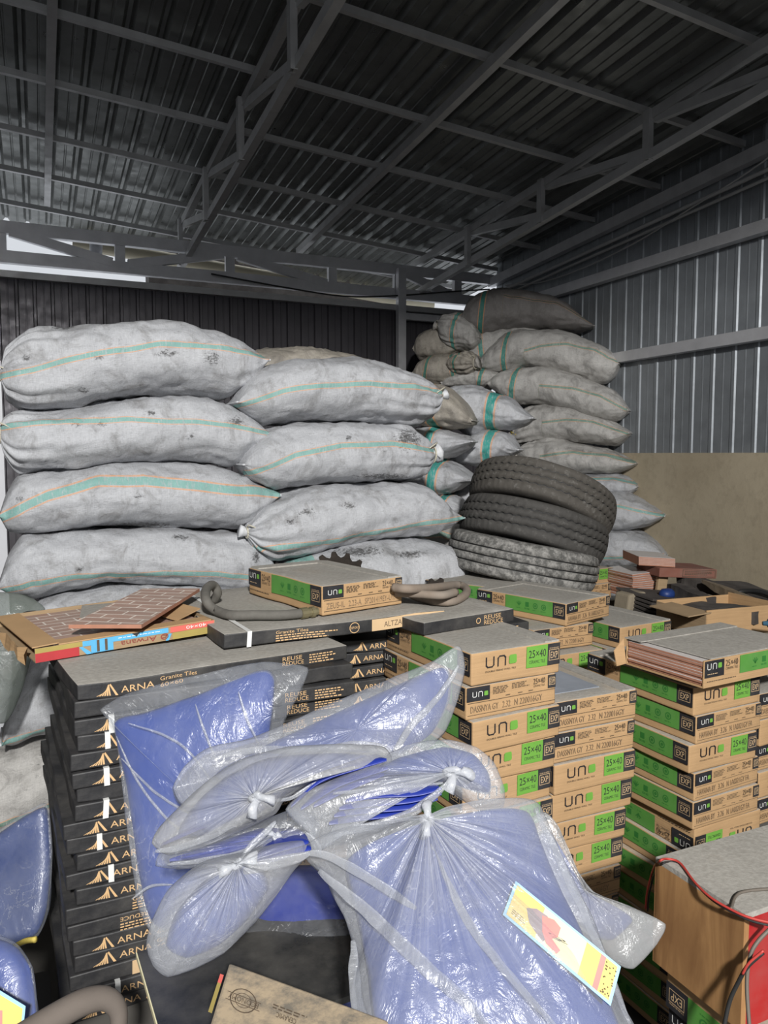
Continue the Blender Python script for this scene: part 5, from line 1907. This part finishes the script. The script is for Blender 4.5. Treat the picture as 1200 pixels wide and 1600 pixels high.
# packs at the lower left
blue_pack('blue pack with shade-darkened colour at the left edge below the shaded sack', (0, 1380, 1.80),
          [(x, y, 1.82 - (y - 1260) / 250 * .12) for x, y in [(-120, 1400), (-60, 1330), (0, 1295), (40, 1268), (74, 1256), (82, 1330), (76, 1420), (60, 1462), (20, 1484), (-60, 1500), (-110, 1470)]],
          [(x, y, 1.825 - (y - 1260) / 250 * .12) for x, y in [(-115, 1400), (-60, 1335), (0, 1300), (40, 1273), (71, 1262), (78, 1330), (72, 1418), (57, 1458), (20, 1480), (-60, 1494)]],
          T=.035, back=.04, seed=14, pleat=.001, has_knot=False, film='film_clear', blue='blue_plastic')  # shade on this pack is put into its darker blue
rL, nL, oL = blue_pack('blue pack with a yellow label cut by the lower left corner', (-20, 1560, 1.22),
          [(x, y, 1.26 - (y - 1460) / 200 * .08) for x, y in [(-120, 1480), (-50, 1458), (0, 1462), (28, 1476), (50, 1510), (57, 1560), (58, 1640), (-20, 1680), (-120, 1660)]],
          [(x, y, 1.265 - (y - 1460) / 200 * .08) for x, y in [(-115, 1485), (-50, 1464), (0, 1468), (26, 1482), (46, 1513), (53, 1560), (54, 1635), (-20, 1670), (-115, 1650)]],
          T=.022, back=.03, seed=15, pleat=.001, has_knot=False, film='film_clear')
c_ = [at(-45, 1520, 1.185), at(40, 1572, 1.165), at(32, 1650, 1.145), at(-60, 1640, 1.15)]
ex, ey = c_[1] - c_[0], c_[3] - c_[0]
nl = np.cross(ex, ey)
nl /= np.linalg.norm(nl)
if nl.dot(CAM - c_[0]) < 0:
    nl = -nl
p = Print()
p.rect(0, 0, 1, 1, 'label_blue', 0)
p.rect(.03, .05, .96, .95, 'label_paper', .0006)
p.rect(.5, .05, .96, .95, 'label_yellow', .0009)
p.poly([(.45, .3), (.62, .22), (.66, .5), (.60, .7), (.46, .62)], 'label_pink', .0013)
p.lines(.70, .92, .7, .06, 4, 'ink_blue', 3, .0014)
V = np.array(p.v)
Wv = c_[0] + V[:, :1] * ex + V[:, 1:2] * ey + nl * V[:, 2:] - oL
link('printed_label', mesh('printed_label', Wv, p.f, p.mats, p.m, False), rL)
# crumpled translucent wrapping behind the tray at far left
v, f, nrm, C3 = pillow((5, 1010, 2.5), [(x, y, 2.5) for x, y in [(-60, 940), (0, 925), (40, 930), (70, 950), (62, 990), (45, 1040), (30, 1090), (8, 1130), (-40, 1120), (-70, 1020)]], .08, .05, 17, .012, wr=3)
o = link('crumpled_film', mesh('crumpled_film', v - C3, f, ['film_green']), loc=C3)
tag(o, 'crumpled grey-green plastic film stuffed left of the tile tray', 'plastic film')
mb = MB()
mb.tube(spline([at(8, 1015, 2.44), at(30, 965, 2.40), at(50, 956, 2.40), at(62, 958, 2.42)], 14), .004, 6)
mb.build('string', 'black', o, smooth=True).matrix_parent_inverse = o.matrix_world.inverted()
for ch in o.children:
    ch.matrix_parent_inverse = Matrix.Translation(-Vector([float(a) for a in C3]))

# ------------------------------------------------------------------ hoses and sprockets
zt2 = P2[2]
mb = MB()
hp = [onz(x, y, zt2 + .016) for x, y in [(474, 958), (440, 961), (400, 961), (362, 961), (338, 954)]]
hp += [at(323, 940, 1.98), at(322, 922, 2.05), at(332, 914, 2.12), at(340, 926, 2.14), at(334, 938, 2.16)]
mb.tube(spline(hp, 44), .0125, 12)
o = mb.build('rubber_hose', 'hose', smooth=True)
tag(o, 'grey rubber hose with a crimped metal end, lying in front of the lone tan carton', 'hose')
h0, h1 = hp[0], onz(496, 955, zt2 + .016)
dv = (h1 - h0)
mb = MB()
mb.tube([h0 - dv * .2, h0 + dv * .25, h0 + dv * .26, h0 + dv * .5, h0 + dv * .51, h0 + dv * .75, h0 + dv * .76, h1], [.0145, .0145, .012, .012, .0145, .0145, .010, .010], 12)
mb.build('hose_fitting', 'brass', o)
mb = MB()
zz = zt2 + .012
hp = [onz(x, y, zz + dz) for x, y, dz in [(620, 918, .03), (660, 935, .0), (700, 940, .0), (724, 932, .0), (729, 921, .003), (715, 914, .01), (680, 918, .03), (640, 920, .045), (615, 918, .045)]]
mb.tube(spline(hp, 50), .0125, 10)
mb.tube(spline([onz(x, y, zz + .026) for x, y in [(618, 926), (655, 928), (690, 930), (712, 925)]], 20), .0115, 10)
tag(mb.build('rubber_hose', 'hose_brown', smooth=True), 'brown hose coiled in a flat loop behind the lone tan carton', 'hose')


def sprocket(label, c, R, teeth, nrm, up_hint, seed):
    pr = []
    for k in range(teeth):
        a = 2 * math.pi * k / teeth
        w = math.pi / teeth
        for da, r in ((-.95, .82), (-.5, .88), (-.25, 1.0), (.25, 1.0), (.5, .88), (.95, .82)):
            pr.append((a + da * w, r * R))
    n = len(pr)
    rin = R * .42
    nrm = np.array(nrm, float)
    nrm /= np.linalg.norm(nrm)
    e1 = np.cross(nrm, up_hint)
    e1 /= np.linalg.norm(e1)
    e2 = np.cross(nrm, e1)
    vs = []
    for z_ in (-.005, .005):
        for a, r in pr:
            vs.append(e1 * r * math.cos(a) + e2 * r * math.sin(a) + nrm * z_)
        for a, r in pr:
            vs.append(e1 * rin * math.cos(a) + e2 * rin * math.sin(a) + nrm * z_)
    fs = []
    for k in range(n):
        k2 = (k + 1) % n
        fs += [(2 * n + k, 2 * n + k2, 3 * n + k2, 3 * n + k), (k2, k, n + k, n + k2), (k, k2, 2 * n + k2, 2 * n + k), (n + k2, n + k, 3 * n + k, 3 * n + k2)]
    o = link('chain_sprocket', mesh('chain_sprocket', vs, fs, ['rust'], None, False), loc=c)
    tag(o, label, 'sprocket', 'rusty toothed wheels')
    mb = MB()
    mb.tube([nrm * -.02, nrm * .02], R * .43, 20)
    mb.build('hub', 'rust', o)


fh = np.array([FW[0], FW[1], 0]) / np.linalg.norm([FW[0], FW[1]])
sprocket('large rusty toothed wheel standing behind the lone tan carton', at(532, 912, 2.46), .112, 15, fh + RT * .25 + np.array([0, 0, .35]), (0, 0, 1), 1)
sprocket('small rusty toothed wheel leaning in the loop of the brown hose', at(678, 932, 2.36), .062, 10, fh - RT * .5 + np.array([0, 0, .3]), (0, 0, 1), 2)
mb = MB()
mb.tube([at(432, 882, 2.5), at(445, 884, 2.45), at(457, 891, 2.42)], .006, 6)
tag(mb.build('iron_rod', 'rust'), 'thin dark rod end sticking out between the sacks and the lone carton', 'rod')

# ------------------------------------------------------------------ rubble in the right back corner
def slab_box(name, label, cat, P, ang, dims, mt, group=None, tilt=(0, 0), build=True, mats=None):
    mb = MB()
    L_, W_, h_ = dims
    mb.box((L_ / 2, W_ / 2, h_ / 2), (L_ / 2, 0, 0), (0, W_ / 2, 0), (0, 0, h_ / 2))
    o = mb.build(name, mt, loc=P)
    o.rotation_euler = (math.radians(tilt[0]), math.radians(tilt[1]), math.radians(ang))
    tag(o, label, cat, group)
    m_ = o.modifiers.new('edge', 'BEVEL')
    m_.width = min(.004, h_ * .2)
    m_.segments = 2
    return o


# standing bundle of tiles seen on edge
Pb = at(988, 934, 3.70)
for i in range(12):
    q = Pb + np.array([.004 * math.sin(i * 1.7), .003 * math.cos(i * 2.3), i * .0098])
    mb = MB()
    mb.box((.07, .12, 0), (.07, 0, 0), (0, .12, 0), (0, 0, .0036), 0)
    mb.box((.07, .12, .0042), (.07, 0, 0), (0, .12, 0), (0, 0, .0007), 1)
    o = mb.build('floor_tile', ['tile_edge', 'tile_glaze'], loc=q)
    o.rotation_euler = (0, math.radians(-1.5 * i / 6), math.radians(-4))
    tag(o, 'red-bodied tile in the upright pile beside the corner sacks', 'tile', 'upright pile of tiles by the corner sacks')
for i in range(6):
    q = at(998, 882 - i * 2.2, 3.66)
    mb = MB()
    mb.box((.09, .10, 0), (.09, 0, 0), (0, .10, 0), (0, 0, .0034), 0)
    mb.box((.09, .10, .004), (.09, 0, 0), (0, .10, 0), (0, 0, .0006), 1)
    o = mb.build('floor_tile', ['tile_edge', 'tile_glaze'], loc=q)
    o.rotation_euler = (math.radians(2), math.radians(4), math.radians(-20))
    tag(o, 'red-bodied tile in the slipped pile on the brick-red carton', 'tile', 'slipped pile of tiles on the rubble')
Pr = at(1030, 902, 3.64)
o = slab_box('tile_carton', 'flat brick-red carton lying across the rubble by the brown wall', 'carton', Pr, -14, (.30, .22, .045), 'brown_carton', tilt=(0, 3))
p = Print()
p.lines(.13, .28, .030, .007, 3, 'ink_code', 3, .001)
p.stroke([(.12, .008), (.29, .008), (.29, .040), (.12, .040), (.12, .008)], .002, 'ink_code')
link('side_print', p.mesh('side_print', (0, -.002, 0), (1, 0, 0), (0, 0, 1)), o)
slab_box('cardboard_scrap', 'torn tan cardboard standing right of the tile pile', 'cardboard', at(1026, 932, 3.68), -4, (.055, .02, .12), 'kraft_dark', tilt=(0, 8))
mb = MB()
q = at(982, 956, 3.45)
mb.box((.05, .05, .04), (.05, 0, .004), (0, .05, 0), (.006, 0, .04))
o = mb.build('stone_block', 'stone', loc=q)
tag(o, 'rough tan block lying below the tile pile', 'block')
v = o.modifiers.new('edge', 'BEVEL')
v.width = .012
v.segments = 3
# dark folded layers
for i in range(5):
    slab_box('dark_board', ['lowest black board', 'second black board from below', 'third black board from below', 'fourth black board from below', 'topmost black board'][i] + ' in the dark heap behind the flat cartons', 'board',
             at(1012 + i * 2, 964 - i * 6, 3.35), -10 + i * 2, (.26, .25, .012), 'wood_dark', 'dark boards in the rubble', tilt=(3, 7))
bm = bmesh.new()
bmesh.ops.create_uvsphere(bm, u_segments=24, v_segments=16, radius=.036)
for v in bm.verts:
    d = vn(np.array([[v.co.x * 30, v.co.y * 30, v.co.z * 30]]), 3)[0]
    v.co = Vector((v.co.x * 1.0, v.co.y, v.co.z * .75)) * (1 + .15 * d)
me = bpy.data.meshes.new('blue_bag')
bm.to_mesh(me)
bm.free()
for f_ in me.polygons:
    f_.use_smooth = True
me.materials.append(M['blue_plastic'])
tag(link('blue_bag', me, loc=at(1042, 928, 3.50)), 'small crumpled blue bag in the rubble', 'bag')


def plank(label, a, b, w, th, mt, seed):
    a, b = np.array(a), np.array(b)
    ax_ = (b - a) / np.linalg.norm(b - a)
    sd = np.cross(ax_, (0, 0, 1.0))
    sd /= np.linalg.norm(sd)
    up_ = np.cross(sd, ax_)
    n = 14
    vs = []
    for i in range(n):
        t_ = i / (n - 1)
        c_ = a + (b - a) * t_
        tap = 1 - .55 * (max(0, .18 - t_) / .18)
        for su, sv in ((-1, -1), (1, -1), (1, 1), (-1, 1)):
            vs.append(c_ + sd * su * w / 2 * tap + up_ * sv * th / 2 * tap)
    vs = np.array(vs)
    vs += .005 * np.stack([vn(vs * 25, seed), vn(vs * 25, seed + 1), vn(vs * 25, seed + 2)], 1)
    fs = [(i * 4 + k, i * 4 + (k + 1) % 4, (i + 1) * 4 + (k + 1) % 4, (i + 1) * 4 + k) for i in range(n - 1) for k in range(4)] + [(3, 2, 1, 0), tuple((n - 1) * 4 + k for k in range(4))]
    o = link('timber', mesh('timber', vs - a, fs, [mt], None, False), loc=a)
    tag(o, label, 'timber', 'old timbers in the rubble')


plank('splintered pale timber slanting down across the rubble', at(1098, 908, 3.55), at(1215, 958, 3.15), .045, .03, 'wood_old', 1)
plank('second splintered timber just under the pale one', at(1104, 934, 3.5), at(1200, 962, 3.2), .06, .02, 'wood_old', 2)
plank('dark square beam in the middle of the rubble', at(1046, 916, 3.6), at(1108, 944, 3.3), .06, .055, 'wood_dark', 3)
plank('dark plank lying behind the splintered timbers', at(1060, 905, 3.75), at(1140, 926, 3.55), .10, .05, 'wood_dark', 4)
plank('broad dark board against the foot of the brown wall', at(1120, 912, 3.75), at(1240, 950, 3.35), .16, .05, 'wood_dark', 5)
plank('low dark beam behind the open tan carton', at(1060, 948, 3.3), at(1190, 964, 3.05), .12, .05, 'wood_dark', 6)
mb = MB()
mb.tube(spline([at(1138, 932, 3.5), at(1160, 924, 3.5), at(1190, 925, 3.42), at(1225, 940, 3.3)], 16), .011, 8)
tag(mb.build('black_hose', 'black', smooth=True), 'black hose arched against the foot of the brown wall', 'hose')
pr_ = at(1060, 960, 3.6)
plinth(2.40, 3.55, 2.35, 3.1, .45)
# open tan carton at right
Po = at(1103, 990, 2.95)
root = empty('open_carton', Po)
root.rotation_euler = (0, 0, math.radians(-4))
tag(root, 'plain open tan carton behind the burst carton, at the right edge', 'carton')
mb = MB()
mb.box((.19, 0, .035), (.19, 0, 0), (0, .0025, 0), (0, 0, .055))
mb.box((.19, .28, .03), (.19, 0, 0), (0, .0025, 0), (0, 0, .05))
mb.box((.38, .14, .035), (.0025, 0, 0), (0, .14, 0), (0, 0, .055))
mb.box((.19, .14, -.018), (.19, 0, 0), (0, .14, 0), (0, 0, .002))
mb.build('carton_wall', 'kraft', root)
mb = MB()
mb.box((-.04, .10, .078), (.055, 0, .004), (0, .11, 0), (0, 0, .002))
mb.box((.0, .14, .03), (.0025, 0, 0), (0, .14, 0), (0, 0, .045))
mb.build('side_flap', 'kraft_dark', root)
mb = MB()
qb = at(1192, 974, 2.86)
mb.tube([qb, qb + RT * .02, qb + RT * .021, qb + RT * .12], [.008, .010, .017, .017], 12)
tag(mb.build('tool_handle', 'steel_blue', smooth=True), 'blue-grey tool handle in front of the open tan carton', 'tool')
plinth(Po[0] + .05, Po[0] + .33, Po[1] + .02, Po[1] + .26, Po[2] - .022)

# ------------------------------------------------------------------ plywood crate at lower right
Cn = at(1163, 1437, 1.30)
Cf = onz(1025, 1347, Cn[2])
ye = Cf - Cn
xe = np.array([ye[1], -ye[0], 0.0])
xe = xe / np.linalg.norm(xe) * .36
hC = .20
root = empty('plywood_crate', Cn - np.array([0, 0, hC]))
tag(root, 'plywood crate with a red front at the lower right, dusty grey top', 'crate')
o0 = np.array([0, 0, hC])
mb = MB()
nx = xe / np.linalg.norm(xe)
mb.box(ye / 2 + np.array([0, 0, hC / 2]) + nx * .006, ye / 2, nx * .006, (0, 0, hC / 2))
mb.build('plywood_side', 'plywood', root)
mb = MB()
mb.box(ye / 2 + xe / 2 + o0 + np.array([0, 0, .005]), ye / 2 + ye * .004, xe / 2, (0, 0, .005))
mb.build('top_board', 'dust', root)
mb = MB()
ny = ye / np.linalg.norm(ye)
mb.box(xe / 2 + nx * .006 + ny * .006 + np.array([0, 0, hC / 2]), xe / 2 - nx * .006, ny * .006, (0, 0, hC / 2))
mb.build('red_front', 'red_paint', root)
mb = MB()
mb.box(xe * .97 + ye / 2 + np.array([0, 0, hC / 2]), ye / 2, nx * .006, (0, 0, hC / 2))
mb.box(xe / 2 + ye * .98 + np.array([0, 0, hC / 2]), xe / 2, ny * .006, (0, 0, hC / 2))
mb.build('back_panel', 'plywood', root)
# green-printed carton beneath the crate
Pg = Cn - np.array([0, 0, hC + .004])
angc = math.degrees(math.atan2(xe[1], xe[0]))
Pg = onz(1043, 1512, Pg[2]) - ny * UL
uno_box('green-sided tile carton in the dark under the plywood crate', 'loose tan tile cartons', Pg, angc, 'a', 1, 'dust_light', flap=False, flip=True)
uno_box('lower green-sided tile carton in the dark under the plywood crate', 'loose tan tile cartons', Pg + nx * .008 - np.array([0, 0, UH + .001]), angc, 'a', 2, 'dust_light', flap=False)
plinth(Pg[0] + .05, Pg[0] + .2, Pg[1] + .06, Pg[1] + .3, Cn[2] - hC - .006 - 2 * UH - .002)
# leads on the crate
zc = Cn[2] + .014
mb = MB()
cp = [onz(x, y, zc) for x, y in [(1030, 1346), (1042, 1342), (1062, 1348), (1085, 1378), (1110, 1402), (1142, 1421), (1172, 1434), (1215, 1444)]]
cp = [at(1009, 1420, 1.72), at(1011, 1395, 1.72), at(1020, 1360, 1.71)] + cp
mb.tube(spline(cp, 50), .0023, 6)
o = mb.build('electric_lead', 'cable_red', smooth=True)
tag(o, 'thin red lead trailing over the top of the plywood crate', 'cable')
mb = MB()
mb.tube(spline([q + np.array([.002, -.004, -.0045]) for q in cp], 50), .0019, 6)
mb.build('black_core', 'black', o, smooth=True)
mb = MB()
mb.tube(spline([onz(1142, 1421, zc), onz(1150, 1400, zc), onz(1168, 1392, zc), onz(1215, 1388, zc)], 24), .0026, 6)
tag(mb.build('electric_lead', 'cable_grey', smooth=True), 'grey lead curling across the crate top to the right edge', 'cable')
mb = MB()
mb.tube(spline([at(1192, 1488, 1.262), at(1168, 1510, 1.27), at(1154, 1534, 1.282), at(1140, 1565, 1.29), at(1130, 1610, 1.29)], 24), .0036, 8)
o = mb.build('electric_lead', 'black', smooth=True)
tag(o, 'frayed black lead hanging down the front corner of the crate', 'cable')
mb = MB()
mb.tube(spline([at(1193, 1485, 1.256), at(1170, 1505, 1.264), at(1160, 1522, 1.272)], 14), .0022, 6)
mb.build('red_core', 'cable_red', o, smooth=True)
mb = MB()
mb.tube(spline([at(1210, 1445, 1.285), at(1185, 1470, 1.28), at(1172, 1495, 1.275), at(1167, 1540, 1.27), at(1172, 1620, 1.25)], 30), .0032, 8)
tag(mb.build('electric_lead', 'cable_grey', smooth=True), 'grey lead looping down the red front of the crate', 'cable')

# ------------------------------------------------------------------ foreground scraps
# small dirty carton at the bottom
Pz = at(358, 1503, 1.08)
q1 = onz(553, 1574, Pz[2])
q2 = onz(326, 1606, Pz[2])
exb, eyb = q1 - Pz, q2 - Pz
eyb = eyb - exb * (eyb.dot(exb) / exb.dot(exb)) * .0
exb = exb * 1.25
eyb = eyb * 1.6
root = empty('dirty_carton', Pz)
tag(root, 'small dirty tan carton with a round black stamp at the bottom edge', 'carton')
mb = MB()
mb.box(exb / 2 + eyb / 2 - np.array([0, 0, .025]), exb / 2, eyb / 2, (0, 0, .025))
m_, nt, b = mat('mouldy_cardboard')
n1 = noise(nt, 22, 8, .75)
nt.links.new(mix(nt, ramp(nt, n1, [(.42, 0), (.62, 1)]), (.42, .33, .22), (.17, .15, .12)), b.inputs['Base Color'])
b.inputs['Roughness'].default_value = .95
M['mould'] = m_
body = mb.build('carton_wall', 'mould', root)
bv_ = body.modifiers.new('edge', 'BEVEL')
bv_.width = .004
bv_.segments = 2
u1, u2 = exb / np.linalg.norm(exb), eyb / np.linalg.norm(eyb)
p = Print()
p.ring(0, 0, .021, .0018, 'ink_code')
p.ring(0, 0, .013, .001, 'ink_code')
p.text('ECONOMY', -.024, -.0045, .048, .009, 'ink_code', flip=True)
p.rect(-.027, -.0075, .027, -.0062, 'ink_code')
p.rect(-.027, .0062, .027, .0075, 'ink_code')
p.text('CERAMIC', .052, -.006, .030, .009, 'ink_code', flip=True)
p.lines(.045, .10, .012, .005, 2, 'ink_code', 3)
p.rect(-.046, .015, -.040, .032, 'ink_coral')
p.rect(-.046, -.04, -.040, .015, 'ink_yellow')
cz = onz(380, 1565, Pz[2])
V = np.array(p.v)
Wv = cz + V[:, :1] * u1 - V[:, 1:2] * u2 + np.array([0, 0, 1]) * (V[:, 2:] + .0006) - Pz
link('top_print', mesh('top_print', Wv, p.f, p.mats, p.m, False), root)
# polished dark tile
P0 = at(214, 1492, 1.26)
a1 = onz(262, 1660, P0[2])
a2 = onz(440, 1478, P0[2])
e1, e2 = a1 - P0, a2 - P0
e2 = np.array([-e1[1], e1[0], 0]) / np.linalg.norm(e1) * .42
mb = MB()
mb.box(e1 / 2 + e2 / 2, e1 / 2, e2 / 2, (0, 0, .005), 0)
o = mb.build('dark_tile', 'slab', loc=P0)
tag(o, 'polished black floor tile lying flat beside the black carton stack', 'tile')
mb = MB()
mb.box(e1 / 2 - e2 * .002, e1 / 2, e2 * .002, (0, 0, .0045))
mb.build('pale_edge', 'label_paper', o)['label'] = 'pale unglazed edge'
# brown rubber elbow
mb = MB()
ps = spline([at(30, 1625, 1.12), at(85, 1590, 1.15), at(130, 1566, 1.17), at(163, 1560, 1.18), at(182, 1574, 1.18), at(186, 1600, 1.17), at(180, 1640, 1.15)], 30)
mb.tube(ps, np.interp(np.linspace(0, 1, 30), [0, .35, .6, .8, 1], [.021, .019, .016, .013, .012]), 16)
tag(mb.build('rubber_elbow', 'dirt_pipe', smooth=True), 'bent dusty brown rubber tube at the lower left in front of the black stack', 'tube')
mb = MB()
mb.tube(spline([at(24, 1478, 1.6), at(40, 1470, 1.58), at(56, 1468, 1.57)], 8), .006, 6)
tag(mb.build('yellow_strap', 'string_yellow', smooth=True), 'short yellow-green strap between the two packs at left', 'strap')
# block that carries the heap of packs
plinth(.25, .62, .72, 1.2, .50)
plinth(-.45, -.01, 1.40, 1.8, .27)
plinth(-.42, -.03, .75, 1.28, .46)
# scattered dry leaf bits on the big pack
for i, (x, y) in enumerate([(682, 1394), (688, 1400), (725, 1463), (733, 1470), (842, 1522)]):
    mb = MB()
    c_ = onE(x, y, .062)
    mb.add([c_ + np.array(d) for d in ((-.004, 0, 0), (0, -.003, .002), (.005, .001, 0), (0, .003, .001))], [(0, 1, 2, 3), (3, 2, 1, 0)])

# ------------------------------------------------------------------ light
def area(name, loc, target, size, power, col=(1, 1, 1), sy=None):
    l = bpy.data.lights.new(name, 'AREA')
    l.energy = power
    l.color = col
    l.size = size
    if sy:
        l.shape = 'RECTANGLE'
        l.size_y = sy
    o = bpy.data.objects.new(name, l)
    COL.objects.link(o)
    o.location = loc
    d = Vector(target) - Vector(loc)
    o.rotation_euler = d.to_track_quat('-Z', 'Y').to_euler()
    return o


area('floodlight', (-.7, -3.4, 3.75), (1.6, 3.2, 1.0), .3, 560, (1, .985, .96))

w = bpy.data.worlds.new('overcast')
scn.world = w
w.use_nodes = True
bg = w.node_tree.nodes['Background']
bg.inputs[0].default_value = (.90, .94, 1.0, 1)
bg.inputs[1].default_value = .75

cam = bpy.data.cameras.new('camera')
cam.sensor_fit = 'VERTICAL'
cam.sensor_height = 36
cam.sensor_width = 27
cam.lens = 36 * F / 1600
cam.clip_start = .02
co = bpy.data.objects.new('camera', cam)
COL.objects.link(co)
R_ = Matrix((tuple(RT), tuple(UP), tuple(-FW))).transposed().to_4x4()
co.matrix_world = Matrix.Translation(Vector(CAM.tolist())) @ R_
scn.camera = co
scn.view_settings.view_transform = 'Standard'
scn.view_settings.look = 'None'
scn.view_settings.exposure = 0
scn.view_settings.gamma = 1
scn.view_settings.use_curve_mapping = False
scn.cycles.max_bounces = 10
scn.cycles.transparent_max_bounces = 24
scn.cycles.use_denoising = True
